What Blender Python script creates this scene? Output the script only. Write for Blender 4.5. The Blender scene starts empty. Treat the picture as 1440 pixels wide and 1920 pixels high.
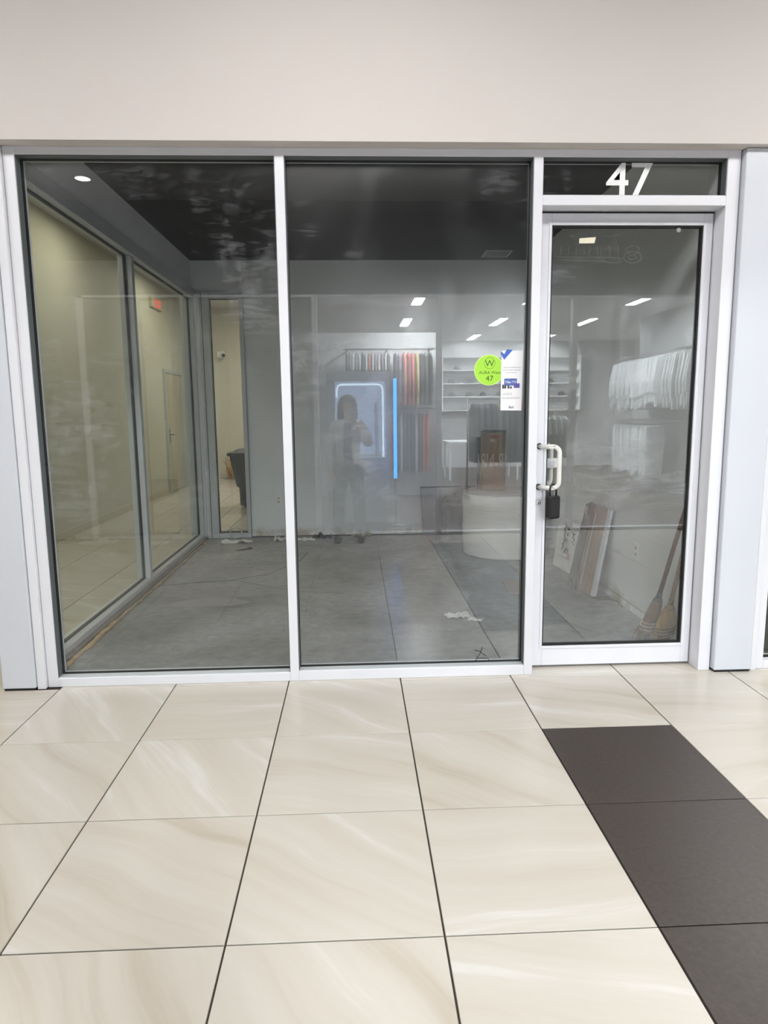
import bpy, bmesh, math, random
from mathutils import Vector, Matrix, Euler
random.seed(7)
PI = math.pi
scene = bpy.context.scene
COL = scene.collection

# ------------------------------------------------------------------ camera
CAM_H, F_PX = 1.432, 1272.6
yaw, pitch, roll = 0.0418, 0.1475, -0.0103
fw = Vector((math.sin(yaw) * math.cos(pitch), math.cos(yaw) * math.cos(pitch), -math.sin(pitch)))
rt = Vector((math.cos(yaw), -math.sin(yaw), 0))
up = rt.cross(fw)
r2 = math.cos(roll) * rt + math.sin(roll) * up
u2 = -math.sin(roll) * rt + math.cos(roll) * up
cd = bpy.data.cameras.new('camera')
cam = bpy.data.objects.new('camera', cd)
COL.objects.link(cam)
cam.matrix_world = Matrix(((r2.x, u2.x, -fw.x, 0), (r2.y, u2.y, -fw.y, 0), (r2.z, u2.z, -fw.z, CAM_H), (0, 0, 0, 1)))
cd.sensor_fit = 'VERTICAL'
cd.sensor_height = 36.0
cd.lens = F_PX / 1920 * 36.0
cd.clip_start = 0.02
scene.camera = cam

# ------------------------------------------------------------------ world, exposure
w = bpy.data.worlds.new('world')
scene.world = w
w.use_nodes = True
w.node_tree.nodes['Background'].inputs[0].default_value = (0.9, 0.95, 1.0, 1)
w.node_tree.nodes['Background'].inputs[1].default_value = 0.05
vs = scene.view_settings
vs.view_transform = 'Standard'
vs.look = 'None'
vs.exposure = 0.42
vs.gamma = 1.0
vs.use_curve_mapping = False
scene.cycles.max_bounces = 6
scene.cycles.diffuse_bounces = 3
scene.cycles.glossy_bounces = 3
scene.cycles.transparent_max_bounces = 12
scene.cycles.sample_clamp_indirect = 8
MALL_LAMP, SHOP_LAMP, HALL_LAMP, SPOT_LAMP = 17.0, 330.0, 12.0, 90.0   # lamp radiances

# ------------------------------------------------------------------ helpers
def s(r, g, b, a=1.0):
    f = lambda c: (c / 255 / 12.92) if c / 255 <= 0.04045 else ((c / 255 + 0.055) / 1.055) ** 2.4
    return (f(r), f(g), f(b), a)

def tag(o, label=None, cat=None, group=None, kind=None):
    if label: o['label'] = label
    if cat: o['category'] = cat
    if group: o['group'] = group
    if kind: o['kind'] = kind
    return o

def thing(name, label, cat, loc=(0, 0, 0), rz=0.0, group=None, kind=None):
    o = bpy.data.objects.new(name, None)
    COL.objects.link(o)
    o.empty_display_size = 0.1
    o.location = loc
    o.rotation_euler = (0, 0, rz)
    return tag(o, label, cat, group, kind)

class MB:
    def __init__(self):
        self.bm = bmesh.new()
    def _xf(self, vs_, M):
        if M is not None:
            for v in vs_: v.co = M @ v.co
    def box(self, x0, x1, y0, y1, z0, z1, c=0.0, M=None):
        t = bmesh.new()
        bmesh.ops.create_cube(t, size=1.0)
        for v in t.verts:
            v.co = Vector(((x0 + x1) / 2 + v.co.x * (x1 - x0), (y0 + y1) / 2 + v.co.y * (y1 - y0), (z0 + z1) / 2 + v.co.z * (z1 - z0)))
        if c > 0:
            bmesh.ops.bevel(t, geom=t.edges[:] , offset=c, segments=1, affect='EDGES', profile=0.5)
        return self.merge(t, M)
    def merge(self, t, M=None):
        mp = {}
        for v in t.verts:
            mp[v] = self.bm.verts.new(M @ v.co if M is not None else v.co)
        for f in t.faces:
            try:
                nf = self.bm.faces.new([mp[v] for v in f.verts]); nf.smooth = f.smooth
            except ValueError: pass
        t.free()
        return self
    def loft(self, rings, cap=True, closed=True, smooth=True, M=None):
        R = [[self.bm.verts.new(M @ Vector(p) if M is not None else Vector(p)) for p in r] for r in rings]
        n = len(R[0])
        for a, b in zip(R, R[1:]):
            for i in range(n if closed else n - 1):
                j = (i + 1) % n
                f = self.bm.faces.new((a[i], a[j], b[j], b[i])); f.smooth = smooth
        if cap and closed:
            self.bm.faces.new(R[0][::-1]); self.bm.faces.new(R[-1])
        return self
    def tube(self, path, r, n=8, smooth=True, cap=True):
        P = [Vector(p) for p in path]
        rs = r if isinstance(r, (list, tuple)) else [r] * len(P)
        T = [(P[min(i + 1, len(P) - 1)] - P[max(i - 1, 0)]).normalized() for i in range(len(P))]
        a = Vector((0, 0, 1)) if abs(T[0].z) < 0.9 else Vector((1, 0, 0))
        N = T[0].cross(a).normalized()
        rings = []
        for i in range(len(P)):
            N = (N - T[i] * N.dot(T[i])).normalized()
            B = T[i].cross(N)
            rings.append([P[i] + rs[i] * (math.cos(2 * PI * k / n) * N + math.sin(2 * PI * k / n) * B) for k in range(n)])
        return self.loft(rings, cap=cap, smooth=smooth)
    def lathe(self, prof, n=24, c=(0, 0, 0), smooth=True, M=None):
        rings = [[(c[0] + r * math.cos(2 * PI * k / n), c[1] + r * math.sin(2 * PI * k / n), c[2] + z) for k in range(n)] for r, z in prof]
        return self.loft(rings, smooth=smooth, M=M)
    def prism(self, poly, d0, d1, plane='xz', M=None):
        def P(a, b, d):
            return {'xz': (a, d, b), 'xy': (a, b, d), 'yz': (d, a, b)}[plane]
        return self.loft([[P(a, b, d0) for a, b in poly], [P(a, b, d1) for a, b in poly]], smooth=False, M=M)
    def hexa(self, b, t):      # eight corners: quad b and quad t
        return self.loft([b, t], smooth=False)
    def slab(self, q, th):     # quad corners pushed th along their normal
        q = [Vector(p) for p in q]
        n = (q[1] - q[0]).cross(q[3] - q[0]).normalized() * th
        return self.loft([q, [p + n for p in q]], smooth=False)
    def build(self, name, m, parent=None, loc=None, kind=None, label=None, local=False):
        bmesh.ops.recalc_face_normals(self.bm, faces=self.bm.faces[:])
        me = bpy.data.meshes.new(name)
        if loc is not None:
            bmesh.ops.translate(self.bm, verts=self.bm.verts[:], vec=-Vector(loc))
        elif parent is not None and not local:
            L = Vector(parent.location)
            if parent.parent is not None: L = L + Vector(parent.parent.location)
            bmesh.ops.translate(self.bm, verts=self.bm.verts[:], vec=-L)
        self.bm.to_mesh(me); self.bm.free()
        for mm in (m if isinstance(m, (list, tuple)) else [m]): me.materials.append(mm)
        o = bpy.data.objects.new(name, me)
        COL.objects.link(o)
        if loc is not None: o.location = loc
        if parent is not None: o.parent = parent
        if kind: o['kind'] = kind
        if label: o['label'] = label
        return o

def copy_tree(root, loc, rz=None, label=None, group=None, m=None, scale=None):
    r = root.copy(); COL.objects.link(r); r.location = loc
    if rz is not None: r.rotation_euler = (0, 0, rz)
    if scale is not None: r.scale = scale
    if label: r['label'] = label
    if group: r['group'] = group
    for ch in list(root.children):
        c = ch.copy(); COL.objects.link(c); c.parent = r
        if m is not None and ch.name.split('.')[0] == 'garment_body':
            c.material_slots[0].link = 'OBJECT'; c.material_slots[0].material = m
        for g in list(ch.children):
            d = g.copy(); COL.objects.link(d); d.parent = c
    return r

def text(name, body, size, m, parent, M, extrude=0.0005, spacing=1.0, align='LEFT', bold=0.0):
    cu = bpy.data.curves.new(name, 'FONT')
    cu.body = body; cu.size = size; cu.extrude = extrude; cu.align_x = align; cu.space_character = spacing; cu.offset = bold
    cu.resolution_u = 4
    t = bpy.data.objects.new(name + '_tmp', cu)
    COL.objects.link(t)
    dg = bpy.context.evaluated_depsgraph_get()
    me = bpy.data.meshes.new_from_object(t.evaluated_get(dg))
    bpy.data.objects.remove(t)
    bpy.data.curves.remove(cu)
    me.name = name
    L = Vector((0, 0, 0))
    if parent is not None:
        L = Vector(parent.location) + (Vector(parent.parent.location) if parent.parent else Vector((0, 0, 0)))
    me.transform(Matrix.Translation(-L) @ M)
    me.materials.clear(); me.materials.append(m)
    o = bpy.data.objects.new(name, me)
    COL.objects.link(o)
    if parent is not None: o.parent = parent
    return o

def front_text_M(x, y, z):     # text reading from -y side, on a vertical plane
    return Matrix.Translation((x, y, z)) @ Matrix.Rotation(PI / 2, 4, 'X')

# ------------------------------------------------------------------ materials
MATS = {}
def N(nt, typ, **kw):
    n = nt.nodes.new(typ)
    for k, v in kw.items():
        if k in n.inputs: n.inputs[k].default_value = v
        else: setattr(n, k, v)
    return n
def new_mat(name):
    m = bpy.data.materials.new(name); m.use_nodes = True
    MATS[name] = m
    nt = m.node_tree
    return m, nt, nt.nodes['Principled BSDF'], nt.nodes['Material Output']
def basic(name, col, rough=0.5, metal=0.0, var=0.0, vscale=6.0, bump=0.0, bscale=40.0, spec=0.5, stretch=(1, 1, 1), sheen=0.0, alpha=1.0, coat=0.0):
    m, nt, p, out = new_mat(name)
    p.inputs['Base Color'].default_value = col
    p.inputs['Roughness'].default_value = rough
    p.inputs['Metallic'].default_value = metal
    p.inputs['Specular IOR Level'].default_value = spec
    p.inputs['Coat Weight'].default_value = coat
    p.inputs['Alpha'].default_value = alpha
    tc = N(nt, 'ShaderNodeTexCoord')
    mp = N(nt, 'ShaderNodeMapping'); mp.inputs['Scale'].default_value = stretch
    nt.links.new(tc.outputs['Object'], mp.inputs['Vector'])
    if var > 0:
        n = N(nt, 'ShaderNodeTexNoise', Scale=vscale, Detail=6.0)
        nt.links.new(mp.outputs[0], n.inputs['Vector'])
        mx = N(nt, 'ShaderNodeMix', data_type='RGBA')
        mx.inputs[6].default_value = tuple(c * (1 - var) for c in col[:3]) + (1,)
        mx.inputs[7].default_value = tuple(min(1, c * (1 + var)) for c in col[:3]) + (1,)
        rmp = N(nt, 'ShaderNodeMapRange'); rmp.inputs[1].default_value = 0.3; rmp.inputs[2].default_value = 0.7
        nt.links.new(n.outputs['Fac'], rmp.inputs[0]); nt.links.new(rmp.outputs[0], mx.inputs[0])
        nt.links.new(mx.outputs[2], p.inputs['Base Color'])
    if bump > 0:
        n2 = N(nt, 'ShaderNodeTexNoise', Scale=bscale, Detail=4.0)
        nt.links.new(mp.outputs[0], n2.inputs['Vector'])
        b = N(nt, 'ShaderNodeBump', Strength=bump, Distance=0.01)
        nt.links.new(n2.outputs['Fac'], b.inputs['Height']); nt.links.new(b.outputs[0], p.inputs['Normal'])
    return m
def emit(name, col, strength):
    m, nt, p, out = new_mat(name)
    e = N(nt, 'ShaderNodeEmission', Color=col, Strength=strength)
    nt.links.new(e.outputs[0], out.inputs['Surface'])
    if strength < 10: m.cycles.emission_sampling = 'NONE'   # small glows: found by the paths themselves
    return m

def glass_mat(name, tint, dirt_lo, dirt_hi, haze, seed=0.0, refl=0.04):
    """thin architectural pane: clear tint, mirror reflection by angle, dust and smears as a faint rough film"""
    m, nt, p, out = new_mat(name)
    nt.nodes.remove(p)
    L = nt.links.new
    geo = N(nt, 'ShaderNodeNewGeometry')
    dot = N(nt, 'ShaderNodeVectorMath', operation='DOT_PRODUCT')
    L(geo.outputs['Normal'], dot.inputs[0]); L(geo.outputs['Incoming'], dot.inputs[1])
    ab = N(nt, 'ShaderNodeMath', operation='ABSOLUTE'); L(dot.outputs['Value'], ab.inputs[0])
    om = N(nt, 'ShaderNodeMath', operation='SUBTRACT'); om.inputs[0].default_value = 1.0; L(ab.outputs[0], om.inputs[1])
    pw = N(nt, 'ShaderNodeMath', operation='POWER'); L(om.outputs[0], pw.inputs[0]); pw.inputs[1].default_value = 5.0
    ma = N(nt, 'ShaderNodeMath', operation='MULTIPLY_ADD'); L(pw.outputs[0], ma.inputs[0]); ma.inputs[1].default_value = 1 - refl; ma.inputs[2].default_value = refl
    tr = N(nt, 'ShaderNodeBsdfTransparent'); tr.inputs[0].default_value = tint
    gl = N(nt, 'ShaderNodeBsdfGlossy'); gl.inputs['Roughness'].default_value = 0.0
    mix = N(nt, 'ShaderNodeMixShader'); L(ma.outputs[0], mix.inputs[0]); L(tr.outputs[0], mix.inputs[1]); L(gl.outputs[0], mix.inputs[2])
    if haze <= 0:
        L(mix.outputs[0], out.inputs['Surface']); return m
    # hazy film: wide glossy lobe
    gl2 = N(nt, 'ShaderNodeBsdfGlossy'); gl2.inputs['Roughness'].default_value = 0.24
    tc = N(nt, 'ShaderNodeTexCoord')
    mp = N(nt, 'ShaderNodeMapping'); mp.inputs['Location'].default_value = (seed, seed * 0.7, seed * 1.3); mp.inputs['Scale'].default_value = (1.0, 1.0, 0.8)
    L(tc.outputs['Object'], mp.inputs[0])
    n1 = N(nt, 'ShaderNodeTexNoise', Scale=1.6, Detail=4.0, Roughness=0.65, Distortion=0.8)
    L(mp.outputs[0], n1.inputs['Vector'])
    r1 = N(nt, 'ShaderNodeMapRange'); r1.inputs[1].default_value = 0.35; r1.inputs[2].default_value = 0.75; r1.inputs[3].default_value = 0.25; r1.inputs[4].default_value = 1.0
    L(n1.outputs['Fac'], r1.inputs[0])
    hz = N(nt, 'ShaderNodeMath', operation='MULTIPLY'); L(r1.outputs[0], hz.inputs[0]); hz.inputs[1].default_value = haze
    mix2 = N(nt, 'ShaderNodeMixShader'); L(hz.outputs[0], mix2.inputs[0]); L(mix.outputs[0], mix2.inputs[1]); L(gl2.outputs[0], mix2.inputs[2])
    # dust: streaky, wiped
    mp2 = N(nt, 'ShaderNodeMapping'); mp2.inputs['Location'].default_value = (seed * 2, 0, seed); mp2.inputs['Scale'].default_value = (3.0, 1.0, 13.0); mp2.inputs['Rotation'].default_value = (0, 0.5, 0)
    L(tc.outputs['Object'], mp2.inputs[0])
    n2 = N(nt, 'ShaderNodeTexNoise', Scale=1.8, Detail=6.0, Roughness=0.7, Distortion=1.6)
    L(mp2.outputs[0], n2.inputs['Vector'])
    mm = N(nt, 'ShaderNodeMath', operation='MULTIPLY'); L(n2.outputs['Fac'], mm.inputs[0]); L(r1.outputs[0], mm.inputs[1])
    r2_ = N(nt, 'ShaderNodeMapRange'); r2_.inputs[1].default_value = 0.31; r2_.inputs[2].default_value = 0.60; r2_.inputs[3].default_value = dirt_lo; r2_.inputs[4].default_value = dirt_hi
    L(mm.outputs[0], r2_.inputs[0])
    df = N(nt, 'ShaderNodeBsdfDiffuse'); df.inputs[0].default_value = (0.62, 0.64, 0.68, 1)
    mix3 = N(nt, 'ShaderNodeMixShader'); L(r2_.outputs[0], mix3.inputs[0]); L(mix2.outputs[0], mix3.inputs[1]); L(df.outputs[0], mix3.inputs[2])
    L(mix3.outputs[0], out.inputs['Surface'])
    return m

def tile_mat(name, dark=False):
    m, nt, p, out = new_mat(name)
    L = nt.links.new
    tc = N(nt, 'ShaderNodeTexCoord'); oi = N(nt, 'ShaderNodeObjectInfo')
    off = N(nt, 'ShaderNodeVectorMath', operation='MULTIPLY_ADD')
    L(tc.outputs['Object'], off.inputs[0]); off.inputs[1].default_value = (1, 1, 1)
    mul = N(nt, 'ShaderNodeVectorMath', operation='SCALE'); mul.inputs[0].default_value = (13.1, 7.7, 3.3); L(oi.outputs['Random'], mul.inputs['Scale'])
    L(mul.outputs[0], off.inputs[2])
    if dark:
        n = N(nt, 'ShaderNodeTexNoise', Scale=60.0, Detail=8.0, Roughness=0.7); L(off.outputs[0], n.inputs['Vector'])
        cr = N(nt, 'ShaderNodeValToRGB'); cr.color_ramp.elements[0].position = 0.3; cr.color_ramp.elements[1].position = 0.75
        cr.color_ramp.elements[0].color = s(58, 50, 47); cr.color_ramp.elements[1].color = s(76, 68, 64)
        L(n.outputs['Fac'], cr.inputs[0]); L(cr.outputs[0], p.inputs['Base Color'])
        p.inputs['Roughness'].default_value = 0.42
        b = N(nt, 'ShaderNodeBump', Strength=0.15, Distance=0.002); L(n.outputs['Fac'], b.inputs['Height']); L(b.outputs[0], p.inputs['Normal'])
        return m
    ang = N(nt, 'ShaderNodeMapRange'); ang.inputs[3].default_value = -0.15; ang.inputs[4].default_value = 1.0; L(oi.outputs['Random'], ang.inputs[0])
    rot = N(nt, 'ShaderNodeVectorRotate', rotation_type='Z_AXIS'); L(off.outputs[0], rot.inputs['Vector']); L(ang.outputs[0], rot.inputs['Angle'])
    dn = N(nt, 'ShaderNodeTexNoise', Scale=1.1, Detail=2.0); L(rot.outputs[0], dn.inputs['Vector'])
    dsc = N(nt, 'ShaderNodeVectorMath', operation='MULTIPLY_ADD'); L(dn.outputs['Color'], dsc.inputs[0]); dsc.inputs[1].default_value = (0.1, 0.32, 0); L(rot.outputs[0], dsc.inputs[2])
    mp = N(nt, 'ShaderNodeMapping'); mp.inputs['Scale'].default_value = (0.45, 6.0, 1.0); L(dsc.outputs[0], mp.inputs[0])
    n = N(nt, 'ShaderNodeTexNoise', Scale=1.15, Detail=6.0, Roughness=0.6); L(mp.outputs[0], n.inputs['Vector'])
    cr = N(nt, 'ShaderNodeValToRGB')
    e = cr.color_ramp.elements
    e[0].position = 0.24; e[0].color = s(184, 173, 157)
    e[1].position = 0.76; e[1].color = s(222, 221, 219)
    x = e.new(0.42); x.color = s(198, 191, 179)
    x = e.new(0.60); x.color = s(204, 198, 188)
    L(n.outputs['Fac'], cr.inputs[0]); L(cr.outputs[0], p.inputs['Base Color'])
    p.inputs['Roughness'].default_value = 0.22
    p.inputs['Specular IOR Level'].default_value = 0.45
    return m

def concrete_mat(name):
    m, nt, p, out = new_mat(name)
    L = nt.links.new
    tc = N(nt, 'ShaderNodeTexCoord')
    n1 = N(nt, 'ShaderNodeTexNoise', Scale=0.9, Detail=8.0, Roughness=0.62, Distortion=0.6); L(tc.outputs['Object'], n1.inputs['Vector'])
    n2 = N(nt, 'ShaderNodeTexNoise', Scale=14.0, Detail=8.0, Roughness=0.7); L(tc.outputs['Object'], n2.inputs['Vector'])
    cr = N(nt, 'ShaderNodeValToRGB'); e = cr.color_ramp.elements
    e[0].position = 0.32; e[0].color = s(112, 114, 115); e[1].position = 0.68; e[1].color = s(166, 169, 171)
    L(n1.outputs['Fac'], cr.inputs[0])
    mx = N(nt, 'ShaderNodeMix', data_type='RGBA', blend_type='MULTIPLY'); mx.inputs[0].default_value = 0.7
    cr2 = N(nt, 'ShaderNodeValToRGB'); cr2.color_ramp.elements[0].position = 0.3; cr2.color_ramp.elements[0].color = (0.55, 0.55, 0.54, 1); cr2.color_ramp.elements[1].position = 0.6; cr2.color_ramp.elements[1].color = (1, 1, 1, 1)
    L(n2.outputs['Fac'], cr2.inputs[0]); L(cr.outputs[0], mx.inputs[6]); L(cr2.outputs[0], mx.inputs[7])
    # trowel scratches
    mp = N(nt, 'ShaderNodeMapping'); mp.inputs['Scale'].default_value = (1.0, 9.0, 1); mp.inputs['Rotation'].default_value = (0, 0, 0.25); L(tc.outputs['Object'], mp.inputs[0])
    n3 = N(nt, 'ShaderNodeTexNoise', Scale=3.0, Detail=6.0, Distortion=1.0); L(mp.outputs[0], n3.inputs['Vector'])
    r3 = N(nt, 'ShaderNodeMapRange'); r3.inputs[1].default_value = 0.62; r3.inputs[2].default_value = 0.75; r3.inputs[3].default_value = 0.0; r3.inputs[4].default_value = 0.35; L(n3.outputs['Fac'], r3.inputs[0])
    mx2 = N(nt, 'ShaderNodeMix', data_type='RGBA'); L(r3.outputs[0], mx2.inputs[0]); L(mx.outputs[2], mx2.inputs[6]); mx2.inputs[7].default_value = s(70, 68, 64)
    L(mx2.outputs[2], p.inputs['Base Color'])
    p.inputs['Roughness'].default_value = 0.6
    b = N(nt, 'ShaderNodeBump', Strength=0.15, Distance=0.01); L(n2.outputs['Fac'], b.inputs['Height']); L(b.outputs[0], p.inputs['Normal'])
    return m

def plank_mat(name, c1, c2, wdt, axis='y'):
    m, nt, p, out = new_mat(name)
    L = nt.links.new
    tc = N(nt, 'ShaderNodeTexCoord')
    mp = N(nt, 'ShaderNodeMapping'); L(tc.outputs['Object'], mp.inputs[0])
    br = N(nt, 'ShaderNodeTexBrick'); br.inputs['Scale'].default_value = 1.0
    br.inputs['Color1'].default_value = c1; br.inputs['Color2'].default_value = c2; br.inputs['Mortar'].default_value = tuple(c * 0.35 for c in c1[:3]) + (1,)
    br.inputs['Brick Width'].default_value = 1.3; br.inputs['Row Height'].default_value = wdt; br.inputs['Mortar Size'].default_value = 0.008
    L(mp.outputs[0], br.inputs['Vector'])
    L(br.outputs['Color'], p.inputs['Base Color']); p.inputs['Roughness'].default_value = 0.4
    return m

tile_cream = tile_mat('tile_cream'); tile_dark = tile_mat('tile_dark', True)
grout = basic('grout', s(70, 62, 56), 0.9)
concrete = concrete_mat('concrete')
frame_m = basic('frame_paint', s(226, 226, 231), 0.38, var=0.015, vscale=3)
panel_m = basic('panel_paint', s(207, 210, 217), 0.42, var=0.02, vscale=2)
alu = basic('aluminium_satin', s(196, 201, 203), 0.4, metal=0.1, var=0.04, vscale=8)
gasket = basic('gasket_rubber', s(16, 17, 17), 0.6)
bulk_m = basic('bulkhead_paint', s(208, 201, 196), 0.7, var=0.012, vscale=1.2, bump=0.03, bscale=180)
drywall = basic('drywall_paint', s(236, 239, 242), 0.75, var=0.04, vscale=1.6, bump=0.04, bscale=120)
def add_foot_stain(m, hi, col, amt):
    nt = m.node_tree; L = nt.links.new; p = nt.nodes['Principled BSDF']
    src = p.inputs['Base Color'].links[0].from_socket
    tc = N(nt, 'ShaderNodeTexCoord'); sx = N(nt, 'ShaderNodeSeparateXYZ'); L(tc.outputs['Object'], sx.inputs[0])
    n = N(nt, 'ShaderNodeTexNoise', Scale=2.6, Detail=7.0, Roughness=0.7); L(tc.outputs['Object'], n.inputs['Vector'])
    hh = N(nt, 'ShaderNodeMath', operation='MULTIPLY'); L(n.outputs['Fac'], hh.inputs[0]); hh.inputs[1].default_value = hi * 2
    mr = N(nt, 'ShaderNodeMapRange'); L(sx.outputs[2], mr.inputs[0]); mr.inputs[1].default_value = 0.0; L(hh.outputs[0], mr.inputs[2]); mr.inputs[3].default_value = amt; mr.inputs[4].default_value = 0.0
    n2 = N(nt, 'ShaderNodeMapRange'); L(n.outputs['Fac'], n2.inputs[0]); n2.inputs[1].default_value = 0.42; n2.inputs[2].default_value = 0.6
    mm = N(nt, 'ShaderNodeMath', operation='MULTIPLY'); L(mr.outputs[0], mm.inputs[0]); L(n2.outputs[0], mm.inputs[1])
    mx = N(nt, 'ShaderNodeMix', data_type='RGBA'); L(mm.outputs[0], mx.inputs[0]); L(src, mx.inputs[6]); mx.inputs[7].default_value = col
    L(mx.outputs[2], p.inputs['Base Color'])
add_foot_stain(drywall, 0.12, s(150, 128, 84), 0.9)
black_paint = basic('black_paint', s(20, 20, 22), 0.8, var=0.12, vscale=2)
ceil_white = basic('ceiling_white', s(214, 212, 210), 0.8, var=0.01)
hall_paint = basic('hall_paint', s(214, 211, 194), 0.6, var=0.02, vscale=1.5)
base_m = basic('baseboard_paint', s(205, 196, 170), 0.45)
sign_band = basic('sign_band_dark', s(30, 30, 32), 0.6, var=0.06, vscale=2)
opp_wall = basic('opposite_wall_paint', s(206, 205, 206), 0.65, var=0.02)
opp_grey = basic('opposite_panel_grey', s(128, 132, 128), 0.6, var=0.03)
wood_floor = plank_mat('wood_floor', s(86, 70, 62), s(70, 57, 51), 0.16)
glass1 = glass_mat('pane_glass', (0.966, 0.970, 0.970, 1), 0.004, 0.20, 0.04, 0.0, 0.075)
glass2 = glass_mat('pane_glass_smeared', (0.966, 0.970, 0.972, 1), 0.006, 0.20, 0.10, 3.1, 0.078)
glass3 = glass_mat('door_glass_smeared', (0.962, 0.968, 0.968, 1), 0.005, 0.20, 0.045, 8.3, 0.07)
glass4 = glass_mat('inner_glass', (0.92, 0.945, 0.91, 1), 0, 0, 0)
glass5 = glass_mat('clean_glass', (0.95, 0.97, 0.96, 1), 0, 0, 0)
glass_back = glass_mat('clear_glass_back', (0.966, 0.970, 0.970, 1), 0, 0, 0, 0, 0.078)
glass_edge = basic('glass_edge', s(60, 92, 84), 0.2)
white_vinyl = basic('white_vinyl', s(244, 244, 244), 0.5)
black_plastic = basic('black_plastic', s(20, 20, 21), 0.45, bump=0.03, bscale=200)
chrome = basic('chrome', s(200, 200, 200), 0.2, metal=1.0)
paper_white = basic('paper_white', s(238, 236, 238), 0.7)

# ================================================================== SETTING: mall floor
YF = 3.50      # front face of the storefront frame
XT = [-1.5745 + 0.6 * i for i in range(-12, 14)]
floor = MB().box(-8.5, 8.5, -0.75, 3.63, -0.16, -0.006).box(-3.5, -1.80, 3.63, 15.2, -0.16, -0.006).box(-1.80, 3.2, 8.0, 15.2, -0.16, -0.006).build('floor', grout, kind='structure')
tag(floor, 'cream marbled tile floor of the mall aisle with a dark tile strip', 'floor')
def tile_mesh(nm, wx, wy, m):
    b = MB().box(-wx / 2, wx / 2, -wy / 2, wy / 2, -0.02, 0.0, 0.0012)
    o = b.build(nm, m); me = o.data; bpy.data.objects.remove(o); return me
TM = {}
def put_tile(x0, x1, y0, y1, dark=False):
    wx, wy = round(x1 - x0 - 0.006, 4), round(y1 - y0 - 0.0048, 4)
    k = (wx, wy, dark)
    if k not in TM: TM[k] = tile_mesh('tile', wx, wy, tile_dark if dark else tile_cream)
    o = bpy.data.objects.new('tile', TM[k]); COL.objects.link(o); o.parent = floor
    o.location = ((x0 + x1) / 2, (y0 + y1) / 2, 0)
    if dark: o['label'] = 'dark brown floor tile'
for i in range(-6, 9):
    x0 = -1.5745 + 0.6 * i
    for j in range(0, 6):
        y1 = 2.87 - 0.6 * j
        put_tile(x0, x0 + 0.6, max(y1 - 0.6, -0.655), y1, dark=(i == 4 and j < 5))
    put_tile(x0, x0 + 0.6, 2.87, 3.47)
    if i >= 0: put_tile(x0, x0 + 0.6, 3.47, 3.628)
for j in range(0, 20):                      # left corridor
    y0 = 3.47 + 0.6 * j
    for (a, b) in ((-3.3745, -2.7745), (-2.7745, -2.1745), (-2.1745, -1.855)):
        put_tile(a, b, y0, min(y0 + 0.6, 15.15))
for j in range(8, 20):                      # lobby behind the back window, the part in view
    y0 = 3.47 + 0.6 * j
    for (a, b) in ((-1.855, -1.5745), (-1.5745, -0.9745), (-0.9745, -0.3745)):
        put_tile(a, b, y0, min(y0 + 0.6, 15.15))

# ------------------------------------------------------------------ mall shell
ceiling = MB().box(-8.5, 8.5, -0.75, 3.6, 3.70, 3.8).build('ceiling', basic('aisle_ceiling', s(128, 128, 131), 0.8, var=0.02), kind='structure')
tag(ceiling, 'flat grey ceiling over the mall aisle', 'ceiling')
wf = MB().box(-8.5, 8.5, 3.42, 3.63, 2.69, 3.75).box(-8.5, -3.38, 3.5, 3.63, 0, 2.69).build('wall_front', bulk_m, kind='structure')
tag(wf, 'warm off-white bulkhead wall above the shop window', 'wall')
for nm, x0, x1 in (('wall_left', -8.6, -8.5), ('wall_right', 8.5, 8.6)):  # out of view, added to close the aisle and trap its light
    tag(MB().box(x0, x1, -0.75, 3.63, 0, 3.8).build(nm, bulk_m, kind='structure'), 'unseen end wall added to trap light in the mall aisle on the %s' % nm[5:], 'wall')
# pilasters
def pilaster(nm, x0, x1, bx0, bx1, label):
    t = thing(nm, label, 'pilaster', ((x0 + x1) / 2, 3.52, 0), kind='structure')
    MB().box(x0, x1, 3.462, 3.66, 0.012, 2.688, 0.004).build('panel', panel_m, t)
    MB().box(bx0, bx1, 3.475, 3.62, 0.0, 2.688, 0.003).build('bead', frame_m, t)
    MB().box(x0 + 0.006, x1 - 0.006, 3.468, 3.65, 0.0, 0.014).build('plinth', gasket, t)
    return t
pilaster('trim_1', -1.862, -1.692, -1.690, -1.647, 'pale grey metal pilaster left of the shop window')
pilaster('trim_2', 1.940, 2.146, 2.150, 2.182, 'pale grey metal pilaster right of the glass door')

# ------------------------------------------------------------------ storefront windows
def pane(parent, x0, x1, z0, z1, y, m, nm='glass_pane'):
    b = MB().box(x0, x1, y - 0.004, y + 0.004, z0, z1)
    b.bm.normal_update()
    for f in b.bm.faces: f.material_index = 0 if f.calc_center_median().y < y - 0.003 else 1
    return b.build(nm, [m, glass_back], parent)
def gaskets(parent, x0, x1, z0, z1, y, wd=0.007, d=0.012):
    b = MB()
    b.box(x0, x0 + wd, y - d, y + d, z0, z1); b.box(x1 - wd, x1, y - d, y + d, z0, z1)
    b.box(x0 + wd, x1 - wd, y - d, y + d, z0, z0 + wd); b.box(x0 + wd, x1 - wd, y - d, y + d, z1 - wd, z1)
    return b.build('gasket', gasket, parent)
GY = 3.565
stop_m = basic('glazing_stop', s(92, 97, 98), 0.5)
def stops(parent, x0, x1, z0, z1):
    ya, yb, k = 3.508, GY - 0.012, 0.004
    for (a, b, c, d, m_) in ((x0, x0 + k, z0, z1, stop_m), (x1 - k, x1, z0, z1, stop_m), (x0 + k, x1 - k, z1 - k, z1, stop_m), (x0 + k, x1 - k, z0, z0 + k, alu)):
        MB().box(a, b, ya, yb, c, d).build('glazing_stop', m_, parent)
Y1 = 3.612
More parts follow.
